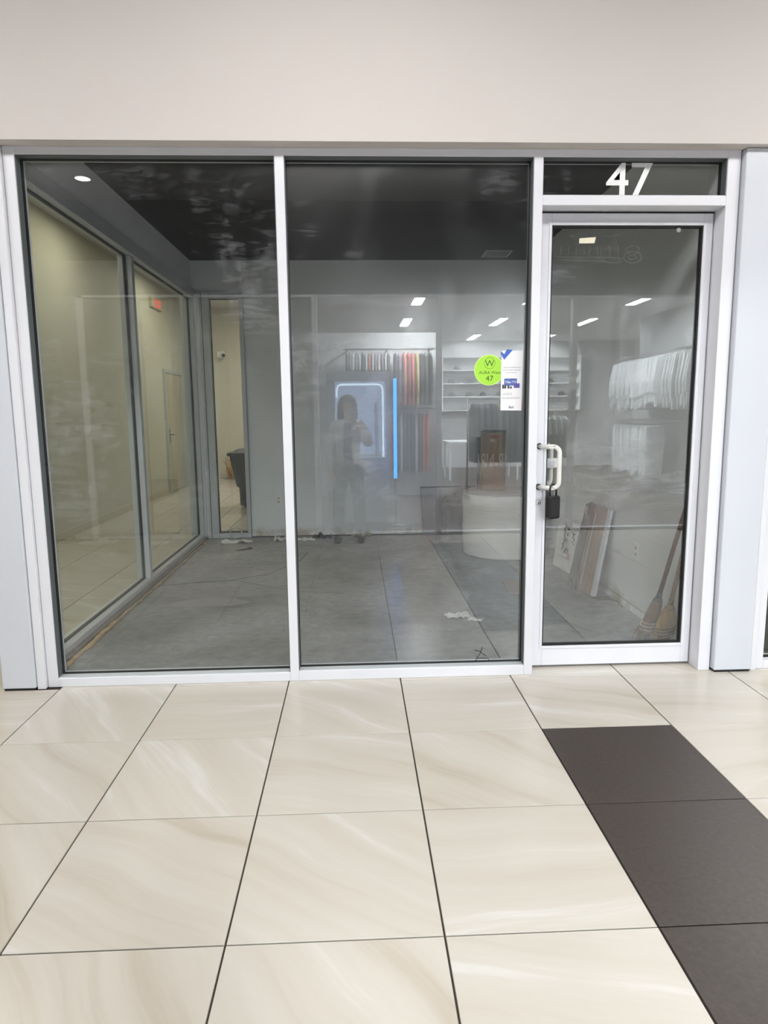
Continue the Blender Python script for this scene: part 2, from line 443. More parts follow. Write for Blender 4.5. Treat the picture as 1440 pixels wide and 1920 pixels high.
w1 = thing('window_1', 'left storefront window looking onto bare concrete and a side window', 'window', (-0.98, GY, 0), kind='structure')
MB().box(-1.645, -1.592, YF, Y1, 0, 2.69, 0.002).build('jamb', frame_m, w1)
MB().box(-1.592, -0.366, YF, Y1, 2.655, 2.69, 0.002).build('head', frame_m, w1)
MB().box(-1.592, -0.366, YF, Y1, 0, 0.048, 0.002).build('sill', frame_m, w1)
pane(w1, -1.592, -0.366, 0.048, 2.655, GY, glass1)
gaskets(w1, -1.592, -0.366, 0.048, 2.655, GY)
stops(w1, -1.592, -0.366, 0.048, 2.655)
w2 = thing('window_2', 'middle storefront window carrying a green round sticker', 'window', (0.29, GY, 0), kind='structure')
MB().box(-0.366, -0.320, YF, Y1, 0, 2.69, 0.002).build('mullion', frame_m, w2)
MB().box(0.900, 0.946, YF, Y1, 0, 2.69, 0.002).build('mullion', frame_m, w2)
MB().box(-0.320, 0.900, YF, Y1, 2.655, 2.69, 0.002).build('head', frame_m, w2)
MB().box(-0.320, 0.900, YF, Y1, 0, 0.054, 0.002).build('sill', frame_m, w2)
pane(w2, -0.320, 0.900, 0.054, 2.655, GY, glass2)
gaskets(w2, -0.320, 0.900, 0.054, 2.655, GY)
stops(w2, -0.320, 0.900, 0.054, 2.655)
w3 = thing('window_3', 'small transom window over the door with white number 47', 'window', (1.408, GY, 2.475), kind='structure')
MB().box(0.946, 1.870, YF, Y1, 2.655, 2.69, 0.002).build('head', frame_m, w3)
MB().box(0.946, 1.870, YF, Y1, 2.430, 2.477, 0.002).build('transom_bar', frame_m, w3)
pane(w3, 0.946, 1.870, 2.477, 2.655, GY, glass1)
gaskets(w3, 0.946, 1.870, 2.477, 2.655, GY)
stops(w3, 0.946, 1.870, 2.477, 2.655)
num = text('number_decal', '47', 0.236, white_vinyl, w3, front_text_M(1.281, GY - 0.006, 2.491), 0.0006, bold=0.0022)
num['label'] = 'white vinyl number 47'
t3 = thing('trim_3', 'white aluminium door jamb right of the glass door', 'jamb', (1.90, GY, 0), kind='structure')
MB().box(1.870, 1.935, YF, 3.68, 0, 2.69, 0.002).build('jamb', frame_m, t3)

# ------------------------------------------------------------------ glass door
DY = 3.600
door = thing('door_1', 'glass shop door in a pale aluminium frame', 'door', (1.865, DY, 0), kind='structure')
MB().box(0.952, 1.024, DY, DY + 0.045, 0.012, 2.420, 0.002).build('stile', frame_m, door)
MB().box(1.816, 1.864, DY, DY + 0.045, 0.012, 2.420, 0.002).build('stile', frame_m, door)
MB().box(1.024, 1.816, DY, DY + 0.045, 2.362, 2.420, 0.002).build('top_rail', frame_m, door)
MB().box(1.024, 1.816, DY, DY + 0.045, 0.012, 0.124, 0.002).build('bottom_rail', frame_m, door)
for (a, b, c, d) in ((1.010, 1.024, 0.110, 2.376), (1.816, 1.830, 0.110, 2.376)):
    MB().box(a, b, DY - 0.004, DY, c, d, 0.001).build('glazing_bead', frame_m, door)
for (c, d) in ((0.110, 0.124), (2.362, 2.376)):
    MB().box(1.024, 1.816, DY - 0.004, DY, c, d, 0.001).build('glazing_bead', frame_m, door)
pane(door, 1.024, 1.816, 0.124, 2.362, DY + 0.022, glass3)
gaskets(door, 1.024, 1.816, 0.124, 2.362, DY + 0.022, 0.008, 0.016)
MB().box(0.948, 0.953, DY + 0.006, DY + 0.04, 0.01, 2.425).build('seal', gasket, door)
MB().box(0.95, 1.868, DY + 0.004, DY + 0.042, 2.421, 2.4295).build('seal', gasket, door)
def pull_path(x0, y0, dy, dx, z0, z1):
    r, n = 0.032, 5
    A = Vector((x0, y0, z1)); B = Vector((x0 + dx * 0.35, y0 + dy * 0.75, z1)); Cc = Vector((x0 + dx, y0 + dy, z1))
    path = [A, A.lerp(B, 0.5), B, B.lerp(Cc, 0.6)]
    for k in range(n + 1):
        t = k / n * PI / 2
        path.append(Cc + (Cc - B).normalized() * (-r * (1 - math.sin(t))) + Vector((0, 0, -r * (1 - math.cos(t)))))
    low = [Vector((p.x, p.y, z0 + z1 - p.z)) for p in path[::-1]]
    return path + low
hp = MB().tube(pull_path(0.985, DY + 0.001, -0.075, 0.088, 1.020, 1.238), 0.0125, 12).build('pull_handle', basic('handle_paint', s(224, 222, 216), 0.35), door)
for zz in (1.020, 1.238):
    MB().tube([(0.985, DY + 0.001, zz), (0.985, DY - 0.005, zz)], 0.017, 14).build('handle_rose', gasket, hp)
MB().tube(pull_path(0.985, DY + 0.044, 0.075, 0.100, 1.020, 1.238), 0.0125, 12).build('pull_handle', MATS['handle_paint'], door)
lc = MB().tube([(0.985, DY + 0.002, 0.933), (0.985, DY - 0.006, 0.933)], [0.015, 0.013], 18).build('lock_cylinder', chrome, door)
MB().box(0.983, 0.987, DY - 0.0075, DY - 0.005, 0.926, 0.940).build('keyhole', gasket, lc)

# ================================================================== SETTING: vacant unit
fl = MB().box(-1.86, 2.0, 3.628, 8.0, -0.16, 0.0).build('floor_unit', concrete, kind='structure')
tag(fl, 'bare grey concrete floor of the vacant unit', 'floor')
cl = MB().box(-1.86, 2.05, 3.63, 7.95, 3.08, 3.2).build('ceiling_unit', black_paint, kind='structure')
tag(cl, 'black painted ceiling of the vacant unit', 'ceiling')
YB = 7.81
wb = thing('wall_back', 'grey-white back wall of the vacant unit', 'wall', (0.3, YB, 0), kind='structure')
MB().box(-1.205, 2.05, YB, YB + 0.14, 0.012, 3.08).build('wall_panel', drywall, wb)
MB().box(-1.90, -1.209, YB + 0.004, YB + 0.14, 2.745, 3.08).build('wall_panel', drywall, wb)
MB().box(-1.90, -1.655, YB + 0.004, YB + 0.14, 0.0, 2.745).build('wall_panel', drywall, wb)
MB().box(-1.205, 2.05, YB + 0.01, YB + 0.13, 0.0, 0.012).build('plate_gap', gasket, wb)
wr = MB().box(1.95, 2.05, 3.66, YB, 0.0, 3.08).build('wall_unit_right', drywall, kind='structure')
tag(wr, 'plain white right side wall of the vacant unit', 'wall')
wl = MB().box(-1.87, -1.765, 3.63, YB, 2.785, 3.08).build('wall_unit_left', drywall, kind='structure')
tag(wl, 'white strip of wall over the left side windows', 'wall')
# left glass side wall
w4 = thing('window_4', 'two-pane aluminium side window between vacant unit and side corridor', 'window', (-1.80, 5.7, 0), kind='structure')
MB().box(-1.855, -1.735, 3.64, YB, 2.675, 2.785, 0.006).build('head', alu, w4)
MB().box(-1.855, -1.740, 3.64, YB, 0.0, 0.052, 0.004).build('sill', alu, w4)
MB().box(-1.740, -1.700, 3.66, YB - 0.05, 0.0, 0.016, 0.003).build('sill_angle', basic('dark_angle', s(110, 106, 100), 0.6), w4)
MB().box(-1.855, -1.745, 5.69, 5.75, 0.052, 2.675, 0.003).build('mullion', alu, w4)
MB().box(-1.855, -1.745, 7.745, YB + 0.004, 0.052, 2.675, 0.003).build('jamb', alu, w4)
MB().box(-1.855, -1.745, 3.64, 3.70, 0.052, 2.675, 0.003).build('jamb', alu, w4)
for (a, b) in ((3.70, 5.69), (5.75, 7.745)):
    MB().box(-1.804, -1.796, a, b, 0.052, 2.675).build('glass_pane', glass4, w4)
    g = MB()
    for (p, q) in ((a, a + 0.008), (b - 0.008, b)): g.box(-1.812, -1.788, p, q, 0.052, 2.675)
    g.box(-1.812, -1.788, a + .008, b - .008, 2.666, 2.675); g.box(-1.812, -1.788, a + .008, b - .008, 0.052, 0.060)
    g.build('gasket', gasket, w4)
# narrow back window
w5 = thing('window_5', 'tall narrow window in the back corner with a warm hall behind', 'window', (-1.43, YB, 0), kind='structure')
MB().box(-1.655, -1.577, YB - 0.035, YB + 0.08, 0, 2.745, 0.003).build('jamb', alu, w5)
MB().box(-1.252, -1.209, YB - 0.035, YB + 0.08, 0, 2.745, 0.003).build('jamb', alu, w5)
MB().box(-1.577, -1.252, YB - 0.035, YB + 0.08, 2.675, 2.745, 0.003).build('head', alu, w5)
MB().box(-1.577, -1.252, YB - 0.035, YB + 0.08, 0, 0.055, 0.003).build('sill', alu, w5)
MB().box(-1.577, -1.252, YB + 0.021, YB + 0.029, 0.055, 2.675).build('glass_pane', glass5, w5)
g = MB()
for (p, q) in ((-1.577, -1.569), (-1.260, -1.252)): g.box(p, q, YB + 0.012, YB + 0.038, 0.055, 2.675)
g.box(-1.569, -1.260, YB + .012, YB + .038, 2.667, 2.675).box(-1.569, -1.260, YB + .012, YB + .038, 0.055, 0.063)
g.build('gasket', gasket, w5)
t4 = thing('trim_4', 'grooved aluminium corner post between side window and narrow window', 'post', (-1.70, YB - 0.03, 0), kind='structure')
MB().box(-1.742, -1.712, YB - 0.02, YB + 0.003, 0, 2.745, 0.003).build('fin', alu, t4)
MB().box(-1.706, -1.660, YB - 0.045, YB + 0.003, 0, 2.745, 0.003).build('fin', alu, t4)

# ------------------------------------------------------------------ side corridor and lobby
XC = -3.38
wc = MB().box(XC - 0.1, XC, 3.63, 15.2, 0, 3.65).build('wall_corridor', hall_paint, kind='structure')
tag(wc, 'yellowish corridor wall seen through the side window', 'wall')
wl2 = MB().box(XC - 0.1, 3.2, 15.1, 15.2, 0, 3.65).build('wall_lobby', hall_paint, kind='structure')
tag(wl2, 'beige end wall seen through the narrow window', 'wall')
tag(MB().box(3.1, 3.2, 7.95, 15.1, 0, 3.65).build('wall_lobby_right', hall_paint, kind='structure'), 'right wall of the lobby behind the unit', 'wall')
tag(MB().box(-1.90, 3.2, 7.951, 8.0, 0, 3.65).box(-1.90, -1.87, 3.63, 8.0, 3.0, 3.65).build('wall_lobby_front', hall_paint, kind='structure') if False else
    MB().box(-1.20, 3.1, 7.952, 7.99, 0, 3.65).box(-1.90, -1.20, 7.952, 7.99, 2.76, 3.65).box(-1.90, -1.87, 3.64, 7.952, 2.80, 3.65).build('wall_lobby_front', hall_paint, kind='structure'), 'beige lobby side of the unit wall', 'wall')
tag(MB().box(XC - 0.1, -1.86, 3.63, 15.2, 3.65, 3.75).box(-1.86, 3.2, 7.95, 15.2, 3.65, 3.75).build('ceiling_corridor', ceil_white, kind='structure'), 'white ceiling of the side corridor and lobby', 'ceiling')
tag(MB().box(XC, XC + 0.012, 3.64, 12.4, 0, 0.10, 0.003).box(XC, XC + 0.012, 13.62, 15.1, 0, 0.10, 0.003).build('baseboard_left', base_m, kind='structure'), 'pale baseboard along the corridor wall', 'baseboard')
tag(MB().box(XC + 0.012, 3.1, 15.088, 15.1, 0, 0.10, 0.003).build('baseboard_back', base_m, kind='structure'), 'pale baseboard along the lobby end wall', 'baseboard')
# corridor door
d2 = thing('door_2', 'beige corridor door with a dark lever seen through the side window', 'door', (XC, 13.0, 0), kind='structure')
door_paint = basic('corridor_door_paint', s(196, 186, 156), 0.5)
MB().box(XC, XC + 0.03, 12.45, 13.55, 0.01, 2.15, 0.003).build('leaf', door_paint, d2)
for (a, b) in ((12.38, 12.45), (13.55, 13.62)):
    MB().box(XC, XC + 0.05, a, b, 0, 2.22, 0.004).build('door_casing', alu, d2)
MB().box(XC, XC + 0.05, 12.45, 13.55, 2.15, 2.22, 0.004).build('door_casing', alu, d2)
lv = MB().box(XC + 0.03, XC + 0.036, 12.52, 12.58, 0.9, 1.15, 0.002).build('escutcheon', black_plastic, d2)
MB().tube([(XC + 0.03, 12.55, 1.05), (XC + 0.08, 12.55, 1.05), (XC + 0.085, 12.67, 1.05)], 0.012, 8).build('lever', black_plastic, lv)
for zz in (0.75, 1.85):
    MB().box(XC + 0.03, XC + 0.034, 12.6, 13.4, zz - 0.55, zz + 0.15, 0.002).build('panel', door_paint, d2)

# ================================================================== lamps
def lamp_panel(name, label, x, y, z, wx, wy, m, group, drop=0.0):
    t = thing(name, label, 'ceiling light', (x, y, z), group=group)
    b = MB()
    fw_ = 0.025
    b.box(x - wx / 2 - fw_, x + wx / 2 + fw_, y - wy / 2 - fw_, y - wy / 2, z - 0.02, z).box(x - wx / 2 - fw_, x + wx / 2 + fw_, y + wy / 2, y + wy / 2 + fw_, z - 0.02, z)
    b.box(x - wx / 2 - fw_, x - wx / 2, y - wy / 2, y + wy / 2, z - 0.02, z).box(x + wx / 2, x + wx / 2 + fw_, y - wy / 2, y + wy / 2, z - 0.02, z)
    b.build('light_frame', frame_m, t)
    if drop:      # surface-mounted lens with glowing sides, deepened to throw light onto the bulkhead
        MB().box(x - wx / 2, x + wx / 2, y - wy / 2, y + wy / 2, z - drop, z - 0.004).build('diffuser', m, t)
        return t
    b = MB(); b.bm.faces.new([b.bm.verts.new(p) for p in ((x - wx / 2, y - wy / 2, z - 0.012), (x - wx / 2, y + wy / 2, z - 0.012), (x + wx / 2, y + wy / 2, z - 0.012), (x + wx / 2, y - wy / 2, z - 0.012))]); b.build('diffuser', m, t)
    return t
mall_light = emit('mall_light', (1.0, 0.985, 0.965, 1), MALL_LAMP)
for k, x in enumerate((-6.0, -3.0, 0.0, 3.0, 6.0)):  # out-of-view panels, placed and shaped to light the storefront and bulkhead
    lamp_panel('ceiling_light', '%s unseen white light panel over the aisle, deepened to light the bulkhead' % ('leftmost', 'second from left', 'middle', 'second from right', 'rightmost')[k], x, 1.62, 3.70, 1.5, 0.5, mall_light, 'aisle ceiling light panels', drop=0.10)
def downlight(label, x, y, z, r, m, group=None):
    t = thing('downlight', label, 'ceiling light', (x, y, z), group=group)
    MB().loft([[(x + q * math.cos(2 * PI * k / 24), y + q * math.sin(2 * PI * k / 24), z + h) for k in range(24)] for q, h in ((r, 0), (r * 1.25, 0), (r * 1.25, -0.008), (r, -0.008), (r, 0))], cap=False).build('trim_ring', frame_m, t)
    MB().lathe([(r * 0.98, -0.002), (r * 0.98, -0.006), (0.001, -0.007)], 24, (x, y, z)).build('diffuser', m, t)
    return t
downlight('small round downlight mirrored at the top of the left window', -2.598, 0.015, 3.70, 0.065, emit('spot_light', (1, 0.97, 0.93, 1), SPOT_LAMP))
hall_light = emit('hall_light', (1.0, 0.94, 0.80, 1), HALL_LAMP)
for k, y in enumerate((5.2, 8.2, 11.4)):
    lamp_panel('ceiling_light', '%s warm light panel in the side corridor ceiling' % ('nearest', 'middle', 'farthest')[k], -2.62, y, 3.65, 0.45, 0.9, hall_light, 'corridor ceiling light panels')
lamp_panel('ceiling_light', 'warm light panel in the lobby ceiling behind the unit', -1.2, 12.6, 3.65, 1.2, 1.2, hall_light, 'lobby ceiling light panels')

# ================================================================== THINGS ON THE STOREFRONT
def ring_poly(cx, cz, r, n=40):
    return [(cx + r * math.cos(2 * PI * k / n), cz + r * math.sin(2 * PI * k / n)) for k in range(n)]
ink = basic('ink_dark', s(60, 62, 58), 0.6)
SY = GY - 0.0045            # outer face of the panes
# green round sticker
st = thing('window_sticker', 'lime green round sticker reading W, AURA West and 47', 'sticker', (0.702, SY, 1.637))
MB().prism(ring_poly(0.702, 1.637, 0.0785), SY - 0.0006, SY - 0.0001).build('border', basic('sticker_rim', s(214, 240, 150), 0.5), st)
MB().prism(ring_poly(0.702, 1.637, 0.0755), SY - 0.0010, SY - 0.0005).build('disc', basic('sticker_green', s(158, 214, 48), 0.5, var=0.02), st)
rr = []
for k in range(41):
    a = 2 * PI * k / 40
    rr.append((0.704 + 0.0285 * math.cos(a), SY - 0.0012, 1.672 + 0.0285 * math.sin(a)))
MB().tube(rr, 0.0006, 4).build('emblem_ring', ink, st)
green_ink = basic('ink_green', s(56, 84, 20), 0.6)
text('emblem_letter', 'W', 0.046, green_ink, st, front_text_M(0.704, SY - 0.0012, 1.6555), 0.0002, align='CENTER')
text('lettering', 'AURA West', 0.022, green_ink, st, front_text_M(0.705, SY - 0.0012, 1.617), 0.0002, align='CENTER')
text('lettering', '47', 0.040, green_ink, st, front_text_M(0.704, SY - 0.0012, 1.581), 0.0002, align='CENTER')
# leaflet
lf = thing('leaflet', 'tall white advert leaflet with blue ribbon taped beside the green sticker', 'leaflet', (0.82, SY, 1.43))
LY = SY - 0.002
MB().slab([(0.7635, LY, 1.430), (0.8735, LY, 1.428), (0.8765, LY, 1.734), (0.7645, LY, 1.735)], -0.0006).build('sheet', paper_white, lf)
blue = basic('ribbon_blue', s(52, 96, 186), 0.5)
MB().prism([(0.764, 1.714), (0.779, 1.688), (0.823, 1.7385), (0.793, 1.741), (0.7790, 1.7170), (0.764, 1.730)], LY - 0.0018, LY - 0.0010).build('ribbon', blue, lf)
grey_ink = basic('ink_grey', s(176, 176, 186), 0.6)
for zz, a, b in ((1.647, 0.776, 0.866), (1.634, 0.774, 0.868), (1.621, 0.786, 0.846)):
    x = a; bb = MB()
    while x < b:
        wdt = random.uniform(0.002, 0.005); bb.box(x, x + wdt, LY - 0.0010, LY - 0.0006, zz, zz + 0.0045); x += wdt + random.uniform(0.0012, 0.003)
    bb.build('printed_line', grey_ink, lf)
tv = MB().box(0.781, 0.847, LY - 0.0012, LY - 0.0006, 1.557, 1.593).build('television_picture', basic('print_blue', s(66, 92, 166), 0.4, var=0.35, vscale=40), lf)
MB().box(0.832, 0.862, LY - 0.0016, LY - 0.0012, 1.545, 1.568).build('screen_picture', basic('print_violet', s(76, 70, 150), 0.4), lf)
text('lettering', 'Fibe TV', 0.0175, white_vinyl, lf, front_text_M(0.815, LY - 0.0018, 1.569), 0.0002, align='CENTER')
dk = basic('print_dark', s(44, 44, 52), 0.5)
for x0, hgt in ((0.771, 0.020), (0.782, 0.018), (0.799, 0.016), (0.812, 0.010)):
    MB().box(x0, x0 + 0.009, LY - 0.0020, LY - 0.0012, 1.542, 1.542 + hgt, 0.001 * 0).build('device_picture', dk, lf)
def scribble(x0, x1, z, hgt, seed, n):
    random.seed(seed); pts = []
    for k in range(n):
        pts.append((x0 + (x1 - x0) * k / (n - 1) + random.uniform(-0.001, 0.001), LY - 0.0012, z + (k % 2) * hgt * random.uniform(0.35, 1.0)))
    return MB().tube(pts, 0.0005, 4)
scribble(0.772, 0.820, 1.508, 0.015, 4, 13).build('handwriting', dk, lf)
scribble(0.770, 0.862, 1.489, 0.012, 5, 24).build('handwriting', dk, lf)
text('lettering', 'Bell', 0.018, basic('ink_navy', s(70, 78, 120), 0.6), lf, front_text_M(0.806, LY - 0.0012, 1.440), 0.0002)
random.seed(11)
# marker scrawl on the glass
mk = MB()
for pth in ([(0.640, 0.125), (0.668, 0.118), (0.706, 0.088)], [(0.684, 0.142), (0.672, 0.108), (0.655, 0.082), (0.641, 0.056)], [(0.652, 0.078), (0.690, 0.079), (0.714, 0.076), (0.722, 0.066), (0.713, 0.058)]):
    mk.tube([(a, SY - 0.001, b) for a, b in pth], 0.0016, 5)
mk.build('marker_scrawl', gasket, w2)['label'] = 'black X-like marker scrawl'
# door glass leftovers
TG = DY + 0.022 - 0.0045
tp = MB().slab([(1.172, TG - 0.001, 2.277), (1.252, TG - 0.001, 2.278), (1.259, TG - 0.001, 2.308), (1.173, TG - 0.001, 2.302)], -0.0012).build('masking_tape', basic('tape_cream', s(226, 220, 196), 0.7, var=0.04, vscale=30), loc=(1.215, TG, 2.29))
tag(tp, 'cream strip of masking tape near the top of the glass door', 'tape')
resm = basic('adhesive_residue', s(176, 180, 184), 0.7, alpha=0.07)
rs = MB()
def stroke(b, pts, r=0.0022):
    b.tube([(x, TG - 0.0006, z) for x, z in pts], r, 4)
for k in range(16):
    a = random.uniform(1.10, 1.36)
    stroke(rs, [(a, 2.312 + random.uniform(-0.012, 0.014)), (a + random.uniform(0.006, 0.03), 2.312 + random.uniform(-0.010, 0.016))], 0.0016)
stroke(rs, [(1.03, 2.196), (1.15, 2.194), (1.30, 2.188), (1.37, 2.178), (1.40, 2.186), (1.385, 2.196), (1.41, 2.200)])
stroke(rs, [(1.03, 2.210), (1.20, 2.209), (1.39, 2.206)])
def loop(cx, cz, rx, rz, a0=0, a1=2 * PI, n=16):
    return [(cx + rx * math.cos(a0 + (a1 - a0) * k / n), cz + rz * math.sin(a0 + (a1 - a0) * k / n)) for k in range(n + 1)]
stroke(rs, loop(1.455, 2.245, 0.032, 0.022)); stroke(rs, loop(1.455, 2.208, 0.046, 0.030)); stroke(rs, loop(1.455, 2.208, 0.022, 0.010))
for cx in (1.36, 1.31, 1.25, 1.18, 1.10):
    stroke(rs, [(cx - 0.022, 2.222), (cx - 0.020, 2.262), (cx, 2.240), (cx + 0.020, 2.264), (cx + 0.022, 2.222)])
rs.build('adhesive_residue', resm, door)['label'] = 'faint residue of removed lettering'
dt = MB().tube([(1.690, TG - 0.001, 2.342), (1.690, TG - 0.006, 2.342)], [0.013, 0.011], 14).build('glass_bumper', basic('bumper_clear', s(150, 154, 148), 0.3), door)
# tag wrapped on the inner handle
pt = thing('paper_tag', 'white printed tag wrapped around the inner door handle', 'tag', (1.10, 3.70, 1.14))
MB().box(1.040, 1.133, 3.698, 3.7035, 1.113, 1.166, 0.001).build('card', paper_white, pt)
for k, (a, b) in enumerate(((1.062, 1.098), (1.060, 1.104), (1.064, 1.108))):
    MB().box(a, b, 3.6965, 3.698, 1.122 + k * 0.011, 1.1245 + k * 0.011).build('printed_line', grey_ink, pt)
# key lockbox
lb = thing('key_lockbox', 'black key lockbox padlocked to the lower door handle', 'lockbox', (1.045, 3.525, 0.855))
Rz = Matrix.Translation((1.047, 3.535, 0)) @ Matrix.Rotation(0.45, 4, 'Z')
MB().box(-0.038, 0.038, -0.021, 0.021, 0.856, 0.978, 0.008, M=Rz).build('case', black_plastic, lb)
MB().box(-0.030, 0.030, -0.0235, -0.020, 0.866, 0.965, 0.002, M=Rz).build('front_cover', basic('lockbox_cover', s(26, 26, 27), 0.6), lb)
sh = []
for k in range(13):
    a = PI * k / 12
    sh.append(Rz @ Vector((-0.021 * math.cos(a), 0, 1.015 + 0.024 * math.sin(a))))
sh = [Rz @ Vector((-0.021, 0, 0.97))] + sh + [Rz @ Vector((0.021, 0, 0.97))]
MB().tube(sh, 0.0052, 8).build('shackle', black_plastic, lb)
MB().box(0.012, 0.02, -0.0245, -0.02, 0.858, 0.864, M=Rz).build('release_tab', chrome, lb)

# ================================================================== THINGS IN THE VACANT UNIT
# round plinth wrapped in film
dx, dyc, dr, dh = 1.50, 6.74, 0.422, 0.625
film = basic('wrap_film', s(236, 236, 232), 0.22, bump=0.12, bscale=9, stretch=(0.6, 0.6, 7), coat=0.6, var=0.04)
t = thing('round_plinth', 'large white round plinth wrapped in clear film', 'plinth', (dx, dyc, 0))
n = 48
rings = []
for z, r in ((0.004, dr - 0.004), (0.02, dr), (0.2, dr), (0.29, dr + 0.002), (0.31, dr - 0.003), (0.45, dr + 0.001), (0.56, dr), (0.60, dr - 0.004), (0.62, dr - 0.016)):
    rings.append([(dx + (r + 0.0015 * math.sin(7 * k + 31 * z)) * math.cos(2 * PI * k / n), dyc + (r + 0.0015 * math.sin(7 * k + 31 * z)) * math.sin(2 * PI * k / n), z) for k in range(n)])
MB().loft(rings).build('drum', film, t)
MB().lathe([(dr - 0.012, 0.6205), (dr - 0.012, 0.626), (0.01, 0.628)], 40, (dx, dyc, 0)).build('top_board', basic('plinth_top', s(190, 186, 178), 0.5, var=0.1, vscale=12), t)
for k in range(5):
    a0 = -2.9 + k * 0.5
    MB().tube([(dx + (dr + 0.003) * math.cos(a0 + j * 0.08), dyc + (dr + 0.003) * math.sin(a0 + j * 0.08), 0.52 - 0.045 * (k % 3) + 0.004 * math.sin(j * 2.1 + k)) for j in range(9)], 0.0035, 5).build('film_fold', film, t)
# cardboard tube
cb = basic('cardboard', s(138, 108, 70), 0.75, var=0.12, vscale=8, stretch=(1, 1, 5))
cx, cy = 1.41, 6.90
t = thing('cardboard_tube', 'tall brown cardboard tube standing on the white round plinth', 'tube', (cx, cy, 0.628))
MB().lathe([(0.126, 0.628), (0.128, 0.64), (0.128, 1.215), (0.126, 1.22), (0.112, 1.22), (0.112, 1.12), (0.01, 1.11)], 28, (cx, cy, 0)).build('tube_wall', cb, t)
MB().lathe([(0.1295, 1.205), (0.1305, 1.225), (0.117, 1.228), (0.113, 1.20)], 28, (cx, cy, 0)).build('rim', basic('rim_dark', s(58, 50, 40), 0.7), t)
def on_cyl(b, r, a0, a1, z0, z1, n=8):
    ri = [[(cx + r * math.cos(a0 + (a1 - a0) * k / n), cy + r * math.sin(a0 + (a1 - a0) * k / n), z) for k in range(n + 1)] for z in (z0, z1)]
    b.loft(ri, closed=False)
    return b
am = math.atan2(-cy, -cx) 
on_cyl(MB(), 0.1288, am - 0.35, am + 0.42, 1.155, 1.180).build('red_stamp', basic('stamp_red', s(150, 52, 40), 0.7, var=0.3, vscale=60), t)
on_cyl(MB(), 0.1288, am - 0.2, am + 0.22, 1.115, 1.148).build('paper_label', basic('label_tan', s(196, 176, 146), 0.7, var=0.1, vscale=50), t)
MB().box(cx - 0.155, cx - 0.128, cy + 0.02, cy + 0.06, 0.628, 1.16, 0.003).build('edge_strip', black_plastic, t)
# flat black panel against the back wall
t = thing('flat_panel', 'black flat panel leaning on the back wall beside the plinth', 'panel', (1.06, 7.76, 0))
bp = basic('panel_black', s(16, 17, 19), 0.25)
MB().hexa([(0.775, 7.70, 0.002), (1.395, 7.70, 0.002), (1.395, 7.725, 0.002), (0.775, 7.725, 0.002)], [(0.755, 7.778, 0.560), (1.395, 7.778, 0.566), (1.395, 7.803, 0.566), (0.755, 7.803, 0.560)]).build('board', bp, t)
MB().hexa([(0.765, 7.694, 0.002), (1.40, 7.694, 0.002), (1.40, 7.702, 0.002), (0.765, 7.702, 0.002)], [(0.765, 7.699, 0.030), (1.40, 7.699, 0.030), (1.40, 7.706, 0.030), (0.765, 7.706, 0.030)]).build('bottom_edge', basic('panel_edge', s(52, 52, 54), 0.4), t)
MB().hexa([(0.755, 7.771, 0.548), (1.395, 7.771, 0.554), (1.395, 7.805, 0.554), (0.755, 7.805, 0.548)], [(0.754, 7.772, 0.562), (1.396, 7.772, 0.568), (1.396, 7.806, 0.568), (0.754, 7.806, 0.562)]).build('top_edge', MATS['panel_edge'], t)
# black bin with a bag
t = thing('waste_bin', 'black waste bin lined with a bag, half hidden behind the plinth', 'bin', (1.13, 7.40, 0))
MB().lathe([(0.11, 0.0), (0.115, 0.01), (0.145, 0.46), (0.148, 0.47), (0.138, 0.47), (0.10, 0.05)], 24, (1.13, 7.40, 0)).build('bucket', black_plastic, t)
rg = []
for z, r in ((0.40, 0.150), (0.46, 0.160), (0.50, 0.150), (0.515, 0.120), (0.49, 0.05)):
    rg.append([(1.13 + (r + 0.008 * math.sin(k * 2.3 + z * 40)) * math.cos(2 * PI * k / 20), 7.40 + (r + 0.008 * math.sin(k * 2.3 + z * 40)) * math.sin(2 * PI * k / 20), z + 0.008 * math.sin(k * 1.7)) for k in range(20)])
MB().loft(rg).build('bag', basic('bag_black', s(24, 25, 30), 0.25), t)
# brown square on the floor
t = thing('cardboard_sheet', 'brown cardboard square lying flat near the middle mullion', 'cardboard', (1.32, 5.3, 0))
MB().slab([(1.185, 5.135, 0.001), (1.44, 5.10, 0.001), (1.47, 5.50, 0.001), (1.225, 5.53, 0.001)], 0.008).build('liner', basic('cardboard_flat', s(150, 132, 122), 0.8, var=0.06, vscale=10), t)
MB().slab([(1.19, 5.14, 0.009), (1.438, 5.106, 0.009), (1.466, 5.30, 0.009), (1.208, 5.33, 0.009)], 0.003).build('flap', MATS['cardboard_flat'], t)
# crumpled papers
def crumple(name, label, cat, cx, cy, wx, wy, h, m, rz, seed, group=None, z0=0.002):
    random.seed(seed)
    b = MB(); nx, ny = 9, 7; R = []
    for j in range(ny):
        R.append([(cx + math.cos(rz) * (i / (nx - 1) - .5) * wx - math.sin(rz) * (j / (ny - 1) - .5) * wy + random.uniform(-.1, .1) * wx / nx,
                   cy + math.sin(rz) * (i / (nx - 1) - .5) * wx + math.cos(rz) * (j / (ny - 1) - .5) * wy, z0 + abs(random.gauss(0, h))) for i in range(nx)])
    b.loft(R, closed=False, smooth=False, cap=False)
    o = b.build(name, m, loc=(cx, cy, 0))
    sm = o.modifiers.new('thick', 'SOLIDIFY'); sm.thickness = 0.0012
    return tag(o, label, cat, group)
scrap_m = basic('scrap_paper', s(206, 208, 206), 0.8, var=0.12, vscale=14)
crumple('paper_scrap', 'crumpled pale paper scrap on concrete, left of the marker scrawl', 'paper', 0.70, 4.57, 0.17, 0.10, 0.012, scrap_m, 0.2, 1)
